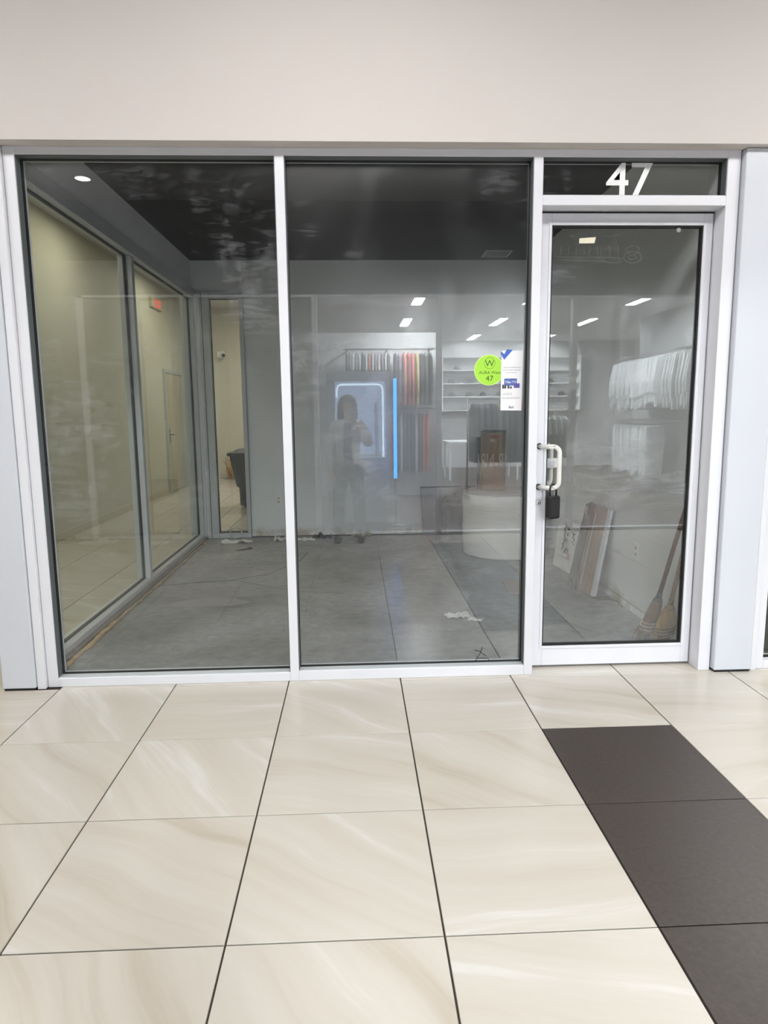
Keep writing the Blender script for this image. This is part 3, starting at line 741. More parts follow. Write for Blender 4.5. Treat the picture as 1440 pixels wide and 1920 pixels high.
crumple('paper_scrap', 'flat torn paper corner on the concrete, above the marker scrawl', 'paper', 0.81, 4.49, 0.10, 0.07, 0.006, scrap_m, -0.5, 2)
crumple('plaster_rubble', 'white plaster flakes on the floor under the narrow window', 'rubble', -1.33, 7.50, 0.34, 0.14, 0.012, scrap_m, 0.1, 3)
crumple('plaster_rubble', 'heap of white plaster flakes beside the left mullion at the back wall', 'rubble', -0.83, 7.60, 0.22, 0.16, 0.022, scrap_m, 0.3, 5)
crumple('paper_scrap', 'white paper scraps right of the left mullion by the back wall', 'paper', -0.57, 7.55, 0.20, 0.12, 0.014, scrap_m, -0.2, 6)
crumple('cloth_rag', 'dark blue rag lying at the foot of the back wall', 'rag', -0.39, 7.66, 0.22, 0.10, 0.022, basic('rag_navy', s(40, 46, 58), 0.9), 0.0, 8)
crumple('plaster_rubble', 'crumbled plaster at the base of the back wall, centre', 'rubble', 0.06, 7.74, 0.24, 0.08, 0.020, basic('plaster_tan', s(168, 160, 142), 0.9, var=0.2, vscale=20), 0.0, 9)
random.seed(21)
o = MB().tube([(-1.38 + 0.065 * math.cos(a * 0.4), 7.735 + 0.012 * math.sin(a * 0.9), 0.07 + 0.06 * math.sin(a * 0.4)) for a in range(17)], 0.009, 8).build('tape_ring', basic('tape_clear', s(186, 190, 188), 0.3), loc=(-1.38, 7.735, 0))
tag(o, 'used tape ring standing at the narrow window sill', 'tape')
o = MB().tube([(-1.26, 7.02, 0.006), (-1.19, 7.06, 0.008), (-1.11, 7.12, 0.006), (-1.13, 7.18, 0.006), (-1.17, 7.19, 0.01)], [0.003, 0.007, 0.008, 0.005, 0.003], 6).build('plastic_strip', black_plastic, loc=(-1.18, 7.1, 0))
tag(o, 'small bent black plastic strip on the concrete near narrow window', 'scrap')
pts = []; rad = []
for k in range(60):
    y = 3.72 + k * (7.70 - 3.72) / 59
    pts.append((-1.672 + random.uniform(-0.008, 0.010), y, 0.006 + random.uniform(0, 0.006))); rad.append(random.uniform(0.006, 0.012) * (1.5 if y < 4.6 else 0.8))
o = MB().tube(pts, rad, 6).build('foam_bead', basic('foam_tan', s(176, 152, 110), 0.9, var=0.3, vscale=12), loc=(-1.672, 5.7, 0))
tag(o, 'ragged tan foam strip along the foot of the side window', 'foam strip')
# floor skim patches and cracks
patch_m = basic('skim_patch', s(148, 149, 148), 0.7, var=0.08, vscale=6)
def blob(cx, cy, rx, ry, seed, nm='skim_patch', m=patch_m):
    random.seed(seed); ph = [random.uniform(0, 6) for _ in range(4)]
    P_ = []
    for k in range(36):
        a = 2 * PI * k / 36; r = 1 + 0.16 * math.sin(2 * a + ph[0]) + 0.12 * math.sin(3 * a + ph[1]) + 0.07 * math.sin(7 * a + ph[2])
        P_.append((cx + rx * r * math.cos(a), cy + ry * r * math.sin(a)))
    return MB().prism(P_, 0.0, 0.0012, 'xy').build(nm, m, fl)
blob(-1.12, 5.09, 0.24, 0.13, 3)
blob(-0.95, 6.0, 0.34, 0.16, 4)
ck = MB()
ck.tube([(-1.64, 5.62, 0), (-1.4, 5.70, 0), (-1.1, 5.75, 0), (-0.8, 5.95, 0), (-0.55, 6.5, 0), (-0.5, 6.9, 0)], 0.004, 4)
ck.tube([(-1.0, 5.72, 0), (-0.72, 5.5, 0), (-0.5, 5.35, 0), (-0.1, 5.25, 0)], 0.003, 4)
ck.build('crack', basic('crack_dark', s(84, 83, 80), 0.9), fl)
random.seed(5)
gm = MB()
for k in range(70):
    x, y, r = random.uniform(-1.5, 1.0), random.uniform(3.8, 7.6), random.uniform(0.003, 0.008)
    gm.box(x - r, x + r * random.uniform(.6, 2), y - r, y + r, 0.0, r * 0.8)
o = gm.build('floor_crumbs', patch_m, kind='stuff'); tag(o, 'tiny plaster crumbs scattered over the concrete floor', 'crumbs')

# outlets
def outlet(label, M):
    t = thing('wall_outlet', label, 'outlet', M.to_translation())
    MI = Matrix.Translation(M.to_translation()) @ M.to_3x3().to_4x4()
    MB().box(-0.036, 0.036, -0.006, 0, -0.058, 0.058, 0.002, M=MI).build('cover_plate', white_vinyl, t)
    for zz in (-0.022, 0.022):
        r = MB().box(-0.016, 0.016, -0.0085, -0.005, zz - 0.014, zz + 0.014, 0.002, M=MI).build('receptacle', basic('receptacle', s(206, 206, 206), 0.5) if 'receptacle' not in MATS else MATS['receptacle'], t)
        MB().box(-0.008, -0.005, -0.0092, -0.0084, zz - 0.005, zz + 0.006, M=MI).box(0.005, 0.008, -0.0092, -0.0084, zz - 0.005, zz + 0.006, M=MI).build('slot', gasket, r)
outlet('white wall outlet low on the back wall beside the left mullion', Matrix.Translation((-0.89, YB, 0.43)))
outlet('white wall outlet low on the right wall behind the door', Matrix.Translation((1.95, 4.56, 0.45)) @ Matrix.Rotation(-PI / 2, 4, 'Z'))
# boards leaning on the right wall
t = thing('laminate_board', 'wood-toned board with white edge leaning on the right wall', 'board', (1.82, 5.12, 0))
lam = basic('laminate', s(156, 120, 100), 0.4, var=0.18, vscale=3, stretch=(1, 9, 0.6))
q = [(1.775, 5.235, 0.003), (1.812, 5.035, 0.003), (1.903, 4.985, 0.680), (1.903, 5.352, 0.690)]
MB().slab(q, -0.012).build('board', lam, t)
MB().slab([(1.809, 5.045, 0.003), (1.817, 5.000, 0.003), (1.908, 4.950, 0.680), (1.902, 4.995, 0.680)], -0.022).build('white_edge', basic('edge_white', s(228, 230, 236), 0.45), t)
MB().slab([(1.772, 5.190, 0.06), (1.774, 5.172, 0.06), (1.892, 5.205, 0.62), (1.892, 5.225, 0.62)], 0.001).build('highlight_strip', basic('laminate_highlight', s(206, 186, 168), 0.35), t)  # highlight on the board, put in as a paler strip
t = thing('broken_plank', 'narrow dark plank with chipped ends leaning beside the laminate board', 'plank', (1.74, 5.3, 0))
pk = basic('plank_dark', s(66, 55, 46), 0.7, var=0.3, vscale=6, stretch=(1, 3, 1))
MB().slab([(1.728, 5.372, 0.003), (1.742, 5.236, 0.003), (1.883, 5.300, 0.700), (1.883, 5.428, 0.664)], -0.018).build('board', pk, t)
random.seed(3)
for k in range(7):
    y = 5.245 + k * 0.018; hh = random.uniform(0.03, 0.10)
    MB().slab([(1.722 + (5.372 - y) * -0.0, y, 0.002), (1.722, y + 0.016, 0.002), (1.722 + hh * 0.2, y + 0.016 + hh * .1, hh), (1.722 + hh * 0.2, y + 0.004 + hh * .1, hh * 0.8)], 0.006).build('splinter', pk, t)
MB().slab([(1.866, 5.42, 0.60), (1.862, 5.34, 0.585), (1.876, 5.35, 0.655), (1.878, 5.41, 0.65)], 0.003).build('chipped_end', basic('chip_pink', s(196, 150, 146), 0.7, var=0.3, vscale=40), t)
t = thing('foam_sheet', 'white lettered packing sheet leaning on the right wall', 'sheet', (1.86, 5.95, 0))
MB().slab([(1.828, 6.125, 0.003), (1.862, 5.745, 0.003), (1.918, 5.665, 0.455), (1.915, 6.235, 0.430)], -0.014).build('sheet', paper_white, t)
def on_sheet(a, b):   # a along bottom, b up
    A = Vector((1.828, 6.125, 0.003)).lerp(Vector((1.862, 5.745, 0.003)), a)
    B = Vector((1.915, 6.235, 0.430)).lerp(Vector((1.918, 5.665, 0.455)), a)
    return A.lerp(B, b) + Vector((-0.004, 0, 0.001))
random.seed(13)
hw = [[(0.40, 0.40), (0.44, 0.46), (0.38, 0.50), (0.46, 0.54), (0.40, 0.60), (0.47, 0.62), (0.40, 0.70), (0.46, 0.74), (0.38, 0.80), (0.44, 0.88), (0.36, 0.93)],
      [(0.56, 0.56), (0.52, 0.58), (0.52, 0.63), (0.58, 0.64), (0.60, 0.60), (0.56, 0.56)], [(0.54, 0.70), (0.60, 0.70), (0.54, 0.74), (0.60, 0.76)], [(0.54, 0.82), (0.60, 0.83)],
      [(0.54, 0.34), (0.58, 0.42), (0.62, 0.44)], [(0.80, 0.80), (0.92, 0.66)], [(0.82, 0.70), (0.92, 0.80)], [(0.84, 0.62), (0.94, 0.58)]]
for st_ in hw:
    MB().tube([on_sheet(a, b) for a, b in st_], 0.006, 5).build('handwriting', gasket, t)
for (a, b, c, d, mm) in ((0.64, 0.72, 0.34, 0.46, 'chip_pink'), (0.70, 0.84, 0.24, 0.36, 'chip_pink')):
    MB().slab([on_sheet(a, c), on_sheet(b, c), on_sheet(b, d), on_sheet(a, d)], 0.003).build('torn_label', MATS[mm], t)
t = MB().tube([(1.935, 4.98, 0.006), (1.90, 4.965, 0.008), (1.80, 4.96, 0.006), (1.82, 4.90, 0.006), (1.90, 4.90, 0.006), (1.935, 4.86, 0.006), (1.925, 4.70, 0.006)], 0.0045, 6).build('loose_cable', black_plastic, loc=(1.87, 5.0, 0))
tag(t, 'loose black cable on the floor below the leaning boards', 'cable')
# brooms
straw = basic('broom_straw', s(164, 132, 78), 0.8, var=0.3, vscale=30, stretch=(6, 6, 0.6), bump=0.3, bscale=60)
straw_d = basic('broom_straw_dark', s(112, 82, 54), 0.85, var=0.3, vscale=30, stretch=(6, 6, 0.6), bump=0.3, bscale=60)
twine = basic('twine_dark', s(58, 44, 32), 0.8)
twine_l = basic('twine_light', s(214, 204, 180), 0.8)
def broom(label, base, top, hm, head_w, head_len, straw_m, stitch_m, spread, ferr, length):
    B = Vector(base); D = (Vector(top) - B).normalized()
    t = thing('straw_broom', label, 'broom', base)
    wdir = Vector((1, 0.35, 0)); wdir = (wdir - D * wdir.dot(D)).normalized(); tdir = D.cross(wdir)
    def P(a, b, c): return B + D * a + wdir * b + tdir * c
    def ring(a, w_, th, sh=0.0, n=16): return [P(a, sh + w_ * math.cos(2 * PI * k / n), th * math.sin(2 * PI * k / n)) for k in range(n)]
    hl = head_len
    prof = [(0.05, head_w * 0.50, 0.026, spread), (hl * 0.3, head_w * 0.47, 0.034, spread * .55), (hl * 0.6, head_w * 0.40, 0.037, spread * .2), (hl * 0.82, head_w * 0.28, 0.034, 0), (hl * 0.95, 0.026, 0.024, 0), (hl, 0.019, 0.019, 0)]
    MB().loft([ring(*p) for p in prof]).build('broom_head', straw_m, t)
    for k, a in enumerate((hl * 0.28, hl * 0.36, hl * 0.44)):
        w_ = head_w * (0.48 - 0.012 * k) ; sh = spread * (0.55 - 0.1 * k)
        rg = ring(a, w_ + 0.003, 0.0375, sh, 20); MB().tube(rg + [rg[0]], 0.003, 5).build('stitching', stitch_m, t)
    for k in range(3):
        rg = ring(hl * (0.90 + 0.035 * k), 0.030 - 0.004 * k, 0.028 - 0.003 * k, 0, 16); MB().tube(rg + [rg[0]], 0.003, 5).build('neck_wire', ferr, t)
    MB().tube([P(hl * 0.97, 0, 0), P(hl * 1.12, 0, 0)], [0.019, 0.0155], 12).build('ferrule', ferr, t)
    MB().tube([P(hl * 1.08, 0, 0), P(length, 0, 0)], [0.0135, 0.0125], 12).build('handle', hm, t)
    br = MB(); random.seed(len(label))
    for k in range(110):
        b0 = random.uniform(-0.47, 0.47) * head_w; c0 = random.uniform(-0.02, 0.02)
        p0 = P(0.10, b0 * 0.96 + spread * .8, c0); p1 = P(random.uniform(0.0, 0.03), b0 * 1.1 + spread * 1.3 + random.uniform(-.012, .012), c0 * 1.5)
        p1.z = max(p1.z, 0.003)
        br.tube([p0, p1], [0.0018, 0.0009], 3, cap=False)
    br.build('bristle_tips', straw_m, t, kind='stuff')
    return t
broom('straw broom with a red-brown handle leaning left in the door corner', (1.815, 4.04, 0.0), (1.905, 3.775, 0.92), basic('handle_red', s(92, 36, 30), 0.4, var=0.12, vscale=10), 0.12, 0.30, straw_d, twine_l, -0.028, basic('ferrule_blue', s(96, 104, 120), 0.4, metal=.5), 1.15)
broom('straw broom with a bare wooden handle nearest the door hinge', (1.868, 3.945, 0.0), (1.915, 3.775, 0.74), basic('handle_wood', s(156, 126, 92), 0.6, var=0.15, vscale=8, stretch=(4, 4, .5)), 0.155, 0.27, straw, twine, -0.008, basic('wire_grey', s(120, 116, 108), 0.35, metal=.7), 1.15)
# ceiling vent
t = thing('ceiling_vent', 'grey louvred air vent in the black ceiling at the back right', 'vent', (1.54, 7.47, 3.08))
MB().box(1.40, 1.68, 7.34, 7.36, 3.068, 3.08).box(1.40, 1.68, 7.59, 7.61, 3.068, 3.08).box(1.40, 1.42, 7.36, 7.59, 3.068, 3.08).box(1.66, 1.68, 7.36, 7.59, 3.068, 3.08).build('vent_frame', alu, t)
for k in range(7):
    y = 7.375 + k * 0.031
    MB().slab([(1.42, y, 3.066), (1.66, y, 3.066), (1.66, y + 0.022, 3.077), (1.42, y + 0.022, 3.077)], 0.002).build('slat', alu, t)

# ================================================================== CORRIDOR AND LOBBY THINGS
t = thing('exit_sign', 'red lit EXIT sign high on the yellowish corridor wall', 'exit sign', (XC, 12.15, 3.28))
MB().box(XC, XC + 0.05, 11.84, 12.49, 3.20, 3.37, 0.004).build('housing', base_m, t)
text('lettering', 'EXIT', 0.20, emit('exit_red', (1.0, 0.10, 0.07, 1), 1.3), t, Matrix.Translation((XC + 0.052, 12.165, 3.21)) @ Matrix(((0, 0, 1, 0), (1, 0, 0, 0), (0, 1, 0, 0), (0, 0, 0, 1))), 0.003, align='CENTER')
t = thing('wheeled_bin', 'dark grey wheeled rubbish bin behind the narrow window', 'bin', (-1.55, 10.55, 0))
bin_m = basic('bin_grey', s(46, 48, 52), 0.5, var=0.05)
def rrect(cx, cy, hx, hy, z, r=0.06, n=5):
    P_ = []
    for sx, sy, a0 in ((1, 1, 0), (-1, 1, PI / 2), (-1, -1, PI), (1, -1, 1.5 * PI)):
        for k in range(n + 1):
            a = a0 + PI / 2 * k / n
            P_.append((cx + sx * (hx - r) + r * math.cos(a), cy + sy * (hy - r) + r * math.sin(a), z))
    return P_
MB().loft([rrect(-1.53, 10.55, 0.235, 0.22, 0.03), rrect(-1.53, 10.55, 0.24, 0.24, 0.30), rrect(-1.54, 10.55, 0.265, 0.26, 0.33), rrect(-1.55, 10.55, 0.31, 0.31, 0.62), rrect(-1.55, 10.55, 0.335, 0.33, 0.82), rrect(-1.55, 10.55, 0.30, 0.30, 0.80), rrect(-1.55, 10.55, 0.2, 0.2, 0.2)], smooth=False).build('bin_body', bin_m, t)
MB().loft([rrect(-1.55, 10.55, 0.36, 0.355, 0.79), rrect(-1.55, 10.55, 0.365, 0.36, 0.80), rrect(-1.55, 10.55, 0.365, 0.36, 0.835), rrect(-1.55, 10.55, 0.345, 0.34, 0.84)], smooth=False).build('rim', bin_m, t)
MB().loft([rrect(-1.55, 10.58, 0.30, 0.30, 0.835), rrect(-1.55, 10.60, 0.26, 0.24, 0.875), rrect(-1.55, 10.6, 0.1, 0.1, 0.885)], smooth=False).build('lid', basic('lid_grey', s(40, 42, 45), 0.5), t)
for sx in (-1.68, -1.38):
    MB().tube([(sx - 0.02, 10.70, 0.075), (sx + 0.02, 10.70, 0.075)], 0.075, 16).build('wheel', black_plastic, t)
for sx in (-1.70, -1.40):
    MB().box(sx, sx + 0.04, 10.36, 10.40, 0, 0.05).build('foot', black_plastic, t)
t = thing('broom_twigs', 'tangle of orange twigs lying at the foot of the lobby wall', 'twigs', (-2.72, 14.85, 0))
random.seed(17)
tw_m = [basic('twig_orange', s(206, 140, 62), 0.8), basic('twig_pale', s(220, 190, 130), 0.8), basic('twig_brown', s(110, 80, 50), 0.8)]
for g_ in range(3):
    b = MB()
    for k in range(16):
        x = -2.66 + random.uniform(-0.10, 0.22); y = 14.85 + random.uniform(-.12, .12)
        if g_ == 2 and k < 6: b.tube([(x, y, 0.02), (x - random.uniform(.1, .35), y - .05, 0.02 + random.uniform(0, .04))], 0.008, 5)
        else: b.tube([(x, y, 0.015), (x + random.uniform(-.10, .02), y + random.uniform(-.05, .05), 0.15 + random.uniform(0, .18)), (x + random.uniform(-.12, .05), y, 0.3 + random.uniform(0, .2))], [0.016, 0.011, 0.004], 5)
    b.build('twig_bunch', tw_m[g_], t)
t = thing('security_camera', 'small white wall camera high on the lobby end wall', 'camera', (-2.85, 15.1, 2.66))
MB().box(-2.93, -2.77, 15.04, 15.1, 2.60, 2.74, 0.01).build('mount', white_vinyl, t)
MB().tube([(-2.80, 15.05, 2.66), (-2.76, 14.90, 2.64)], [0.05, 0.045], 14).build('barrel', white_vinyl, t)
MB().tube([(-2.761, 14.905, 2.64), (-2.758, 14.895, 2.64)], 0.038, 14).build('lens', gasket, t)

# ================================================================== NEIGHBOUR SHOP (right edge)
tag(MB().box(2.15, 6.2, 3.628, 7.0, -0.16, 0.0).build('floor_neighbour', basic('neighbour_floor', s(196, 186, 172), 0.4), kind='structure'), 'pale floor of the neighbouring shop', 'floor')
tag(MB().box(2.05, 2.10, 3.66, 7.0, 0, 3.08).box(6.2, 6.3, 3.62, 7.0, 0, 3.08).box(2.05, 6.3, 7.0, 7.1, 0, 3.08).build('wall_neighbour', opp_wall, kind='structure'), 'white walls of the neighbouring shop', 'wall')
tag(MB().box(2.05, 6.3, 3.63, 7.1, 3.08, 3.2).build('ceiling_neighbour', ceil_white, kind='structure'), 'white ceiling of the neighbouring shop', 'ceiling')
tag(MB().box(6.2, 8.5, 3.5, 3.63, 0, 2.69).build('wall_front_right', bulk_m, kind='structure'), 'front wall beyond the neighbouring shop', 'wall')
w6 = thing('window_6', 'neighbouring shop window at the right edge of the picture', 'window', (4.2, GY, 0), kind='structure')
MB().box(2.184, 2.236, YF, Y1, 0, 2.69, 0.002).build('jamb', frame_m, w6)
MB().box(6.15, 6.2, YF, Y1, 0, 2.69, 0.002).build('jamb', frame_m, w6)
MB().box(2.236, 6.15, YF, Y1, 0, 0.045, 0.002).build('sill', frame_m, w6)
MB().box(2.236, 6.15, YF, Y1, 2.655, 2.69, 0.002).build('head', frame_m, w6)
pane(w6, 2.236, 6.15, 0.045, 2.655, GY, glass5)
gaskets(w6, 2.236, 6.15, 0.045, 2.655, GY)
neigh_light = emit('neighbour_light', (1, 0.98, 0.95, 1), 22.0)
lamp_panel('ceiling_light', 'light panel in the neighbouring shop ceiling', 3.4, 4.9, 3.08, 1.2, 0.6, neigh_light, 'neighbour shop lights')
t = thing('display_stand', 'white display stand with a green band in the neighbouring shop', 'stand', (3.0, 4.25, 0))
MB().box(2.58, 3.3, 4.20, 4.55, 0.12, 0.74, 0.004).build('white_panel', white_vinyl, t)
MB().box(2.60, 3.3, 4.21, 4.54, 0.74, 0.96, 0.004).build('green_band', basic('band_green', s(38, 92, 70), 0.5), t)
MB().box(2.59, 3.3, 4.20, 4.55, 0.96, 1.01, 0.003).build('white_top', white_vinyl, t)
MB().box(2.62, 3.28, 4.23, 4.52, 0.0, 0.12).build('wood_base', basic('stand_wood', s(170, 120, 80), 0.5), t)
t = thing('rubbish_bag', 'dark plastic rubbish bag with blue tie in the neighbouring window', 'bag', (2.50, 3.82, 0))
rg = []; random.seed(9)
for z, r in ((0.0, 0.10), (0.02, 0.15), (0.12, 0.165), (0.28, 0.14), (0.42, 0.08), (0.49, 0.03), (0.53, 0.05), (0.56, 0.045)):
    rg.append([(2.50 + (r + 0.014 * math.sin(k * 2.9 + z * 30)) * math.cos(2 * PI * k / 20), 3.82 + (r + 0.014 * math.sin(k * 2.9 + z * 30)) * math.sin(2 * PI * k / 20), z) for k in range(20)])
MB().loft(rg, smooth=False).build('bag_body', basic('bag_dark_green', s(30, 44, 42), 0.3), t)
MB().lathe([(0.035, 0.475), (0.05, 0.48), (0.05, 0.50), (0.035, 0.505)], 14, (2.50, 3.82, 0)).build('blue_tie', blue, t)
MB().box(2.37, 2.43, 3.652, 3.66, 0.26, 0.36, 0.002).build('blue_label', blue, t)

# ================================================================== OPPOSITE SHOP (behind the camera, seen mirrored in the panes)
YO = -0.66                       # face of the opposite storefront
tag(MB().box(-8.5, 8.5, -0.80, YO - 0.02, 2.715, 3.75).build('wall_opposite', sign_band, kind='structure'), 'dark sign band above the opposite shop window', 'wall')
tag(MB().box(-8.5, -3.02, -0.80, YO - 0.03, 0, 2.715).box(7.2, 8.5, -0.80, YO - 0.03, 0, 2.715).build('wall_opposite_ends', opp_grey, kind='structure'), 'grey wall panels beside the opposite shop', 'wall')
w7 = thing('window_7', 'wide storefront of the clothes shop opposite, mirrored in the panes', 'window', (2.5, YO, 0), kind='structure')
for a, b in ((-3.02, -2.95), (-1.76, -1.70), (-0.46, -0.40), (0.94, 1.00), (2.52, 2.58), (3.98, 4.04), (5.5, 5.56), (7.14, 7.2)):
    MB().box(a, b, YO - 0.11, YO, 0, 2.69, 0.003).build('mullion', frame_m, w7)
MB().box(-2.95, 7.14, YO - 0.11, YO, 2.69, 2.715, 0.003).build('head', frame_m, w7)
MB().box(-2.95, 7.14, YO - 0.11, YO, 0, 0.03, 0.003).build('sill', alu, w7)
for a, b in ((-0.40, 0.94), (1.00, 2.52), (2.58, 3.98), (4.04, 5.5), (5.56, 7.14)):
    MB().box(a, b, YO - 0.062, YO - 0.054, 0.07, 2.69).build('glass_pane', glass5, w7)
for a, b in ((-2.95, -1.76), (-1.70, -0.46)):
    MB().box(a, b, YO - 0.075, YO - 0.045, 0.07, 2.69, 0.004).build('back_panel', opp_grey, w7)
lt = text('window_lettering', 'IR NRJ', 0.26, white_vinyl, w7, Matrix.Translation((1.80, YO - 0.052, 0.755)) @ Matrix.Rotation(PI, 4, 'Z') @ Matrix.Rotation(PI / 2, 4, 'X'), 0.0006, align='CENTER')
lt.scale = (0.48, 1, 1); lt.location.x += (2.5 - 1.80) * (0.48 - 1) + 0.0 - 0.21
OC = 3.13
tag(MB().box(-3.0, 7.2, -10.1, -0.80, -0.16, -0.001).build('floor_opposite', wood_floor, kind='structure'), 'brown plank floor of the clothes shop opposite', 'floor')
tag(MB().box(-3.0, 7.2, -10.1, -0.80, OC, OC + 0.1).build('ceiling_opposite', ceil_white, kind='structure'), 'white ceiling of the clothes shop opposite', 'ceiling')
tag(MB().box(-3.0, 7.2, -10.1, -10.0, 0, OC).box(7.1, 7.2, -10.0, -0.80, 0, OC).box(-3.1, -3.0, -10.1, -0.80, 0, OC).box(-0.72, -0.62, -4.4, -0.80, 0, OC).build('wall_opposite_shop', opp_wall, kind='structure'), 'white walls of the clothes shop opposite', 'wall')
tag(MB().box(-0.72, 1.38, -4.55, -4.45, 0, 2.72).build('wall_display', opp_wall, kind='structure'), 'white display partition carrying the clothes rails', 'wall')
shop_light = emit('shop_light', (0.93, 0.96, 1.0, 1), SHOP_LAMP)
for cx_, cn in ((1.02, 'nearest the partition'), (2.81, 'in the middle'), (4.55, 'nearest the right wall')):
    for yr, rn in ((-3.55, 'front'), (-6.30, 'second'), (-9.05, 'rear')):
        if cx_ < 2 and yr < -7: continue
        lamp_panel('linear_light', '%s linear light of the row %s in opposite shop' % (rn, cn), cx_, yr, OC, 0.16, 1.15, shop_light, 'linear lights in the opposite shop')

# cap shelves on the back wall
t = thing('wall_shelves', 'white wall shelves of caps at the back of the opposite shop', 'shelves', (3.9, -9.85, 1.4))
for z in (1.44, 1.77, 2.09, 2.41, 2.73):
    MB().box(2.17, 5.6, -9.99, -9.66, z - 0.025, z, 0.003).build('shelf', white_vinyl, t)
for x in (2.15, 5.6):
    MB().box(x, x + 0.03, -9.99, -9.66, 1.40, 2.76, 0.003).build('side_panel', white_vinyl, t)
def make_cap(col, nm):
    c = thing('baseball_cap', 'cap', 'cap', (0, 0, 0))
    rg = []
    for z, r in ((0, 0.095), (0.03, 0.098), (0.07, 0.088), (0.10, 0.06), (0.115, 0.02)):
        rg.append([(r * 0.9 * math.cos(2 * PI * k / 18), r * 1.05 * math.sin(2 * PI * k / 18), z) for k in range(18)])
    m = basic(nm, col, 0.8)
    MB().loft(rg).build('crown', m, c, local=True)
    top, bot = [], []
    for k in range(9):
        a = PI * k / 8
        top.append((0.085 * math.cos(a), 0.08 + 0.085 * math.sin(a)))
    MB().prism(top, 0.0, 0.006, 'xy').build('brim', m, c, local=True)
    MB().lathe([(0.008, 0.112), (0.008, 0.120), (0.002, 0.121)], 8).build('button', m, c, local=True)
    return c
caps = [make_cap(s(70, 72, 76), 'cap_grey'), make_cap(s(30, 32, 38), 'cap_black'), make_cap(s(150, 96, 84), 'cap_rust')]
cl_ = [(2.55, 2.41, 0), (3.05, 2.41, 0), (2.40, 2.09, 0), (2.88, 2.09, 0), (3.4, 2.09, 1), (2.42, 1.77, 0), (2.85, 1.77, 0), (3.20, 1.77, 1), (3.6, 1.77, 1), (4.2, 2.41, 2), (4.6, 2.09, 2), (4.9, 2.09, 1), (4.35, 1.77, 0), (4.8, 1.77, 0), (5.2, 1.77, 1)]
rown = {2.41: 'upper', 2.09: 'middle', 1.77: 'lower'}
used = set()
for x, z, k in cl_:
    lab = '%s cap on the %s cap shelf, mirrored above the round plinth' % (('grey', 'black', 'rust')[k], rown[z])
    if k not in used:
        o = caps[k]; used.add(k); o.location = (x, -9.83, z)
    else:
        o = copy_tree(caps[k], (x, -9.83, z))
    o['label'] = lab; o['group'] = '%s caps on the %s shelf' % (('grey', 'black', 'rust')[k], rown[z])

# garments: plane of the garment is y-z, it hangs from z = 0
hook_m = basic('hanger_wire', s(190, 190, 192), 0.3, metal=0.8)
def make_garment(name, cat, kind, length, m):
    g_ = thing(name, cat, cat, (0, 0, 0))
    if kind == 'shirt':
        poly = [(-0.06, -0.07), (0.06, -0.07), (0.20, -0.12), (0.29, -0.34), (0.22, -0.38), (0.19, -0.30), (0.20, -length), (-0.20, -length), (-0.19, -0.30), (-0.22, -0.38), (-0.29, -0.34), (-0.20, -0.12)]
    elif kind == 'coat':
        poly = [(-0.07, -0.07), (0.07, -0.07), (0.22, -0.13), (0.28, -0.5), (0.27, -0.72), (0.24, -0.74), (0.24, -length), (-0.24, -length), (-0.24, -0.74), (-0.27, -0.72), (-0.28, -0.5), (-0.22, -0.13)]
    else:
        poly = [(-0.12, -0.09), (0.12, -0.09), (0.13, -0.4), (0.11, -length), (-0.11, -length), (-0.13, -0.4)]
    b = MB()
    mid = [(0.0, a, z) for a, z in poly]
    f_ = 0.86
    cz = -length * 0.5
    b.loft([[(-0.028, a * f_, cz + (z - cz) * 0.97) for a, z in poly], [(-0.015, a, z) for a, z in poly], [(0.015, a, z) for a, z in poly], [(0.028, a * f_, cz + (z - cz) * 0.97) for a, z in poly]], smooth=False)
    b.build('garment_body', m, g_, local=True)
    MB().tube([(0, -0.19, -0.12), (0, 0, -0.05), (0, 0.19, -0.12)], 0.004, 5).tube([(0, 0, -0.05), (0, 0, -0.015), (0, 0.012, 0.004), (0, 0.022, -0.006)], 0.003, 5).build('hanger', hook_m, g_, local=True)
    return g_
cols = {'charcoal': s(70, 72, 80), 'grey': s(128, 130, 138), 'pale': s(206, 206, 202), 'rust': s(172, 92, 78), 'mauve': s(130, 112, 128), 'navy': s(46, 52, 70), 'coral': s(222, 120, 92), 'yellow': s(216, 198, 128), 'black': s(30, 31, 36), 'crimson': s(168, 58, 62), 'olive': s(92, 96, 84)}
gm_ = {k: basic('cloth_' + k, v, 0.9, var=0.1, vscale=12) for k, v in cols.items()}
shirt0 = make_garment('hanging_shirt', 'shirt', 'shirt', 0.72, gm_['grey'])
coat0 = make_garment('hanging_jacket', 'jacket', 'coat', 0.90, gm_['black'])
pant0 = make_garment('hanging_trousers', 'trousers', 'pants', 1.05, gm_['charcoal'])
first = {shirt0.name: True, coat0.name: True, pant0.name: True}
def hang(proto, loc, rz, colour, label, group, scale=None):
    if first.get(proto.name):
        first[proto.name] = False
        o = proto; o.location = loc; o.rotation_euler = (0, 0, rz); o['label'] = label; o['group'] = group
        if scale: o.scale = scale
        for ch in o.children:
            if ch.name.split('.')[0] == 'garment_body':
                ch.material_slots[0].link = 'OBJECT'; ch.material_slots[0].material = colour
        return o
    return copy_tree(proto, loc, rz, label, group, colour, scale)
def rail(label, p0, p1, brackets):
    t = thing('clothes_rail', label, 'rail', p0)
    MB().tube([p0, p1], 0.014, 10).build('rod', basic('rail_steel', s(120, 120, 124), 0.35, metal=0.8) if 'rail_steel' not in MATS else MATS['rail_steel'], t)
    for a, b in brackets:
        MB().tube([a, b], 0.018, 10).build('bracket', MATS['rail_steel'], t)
    return t
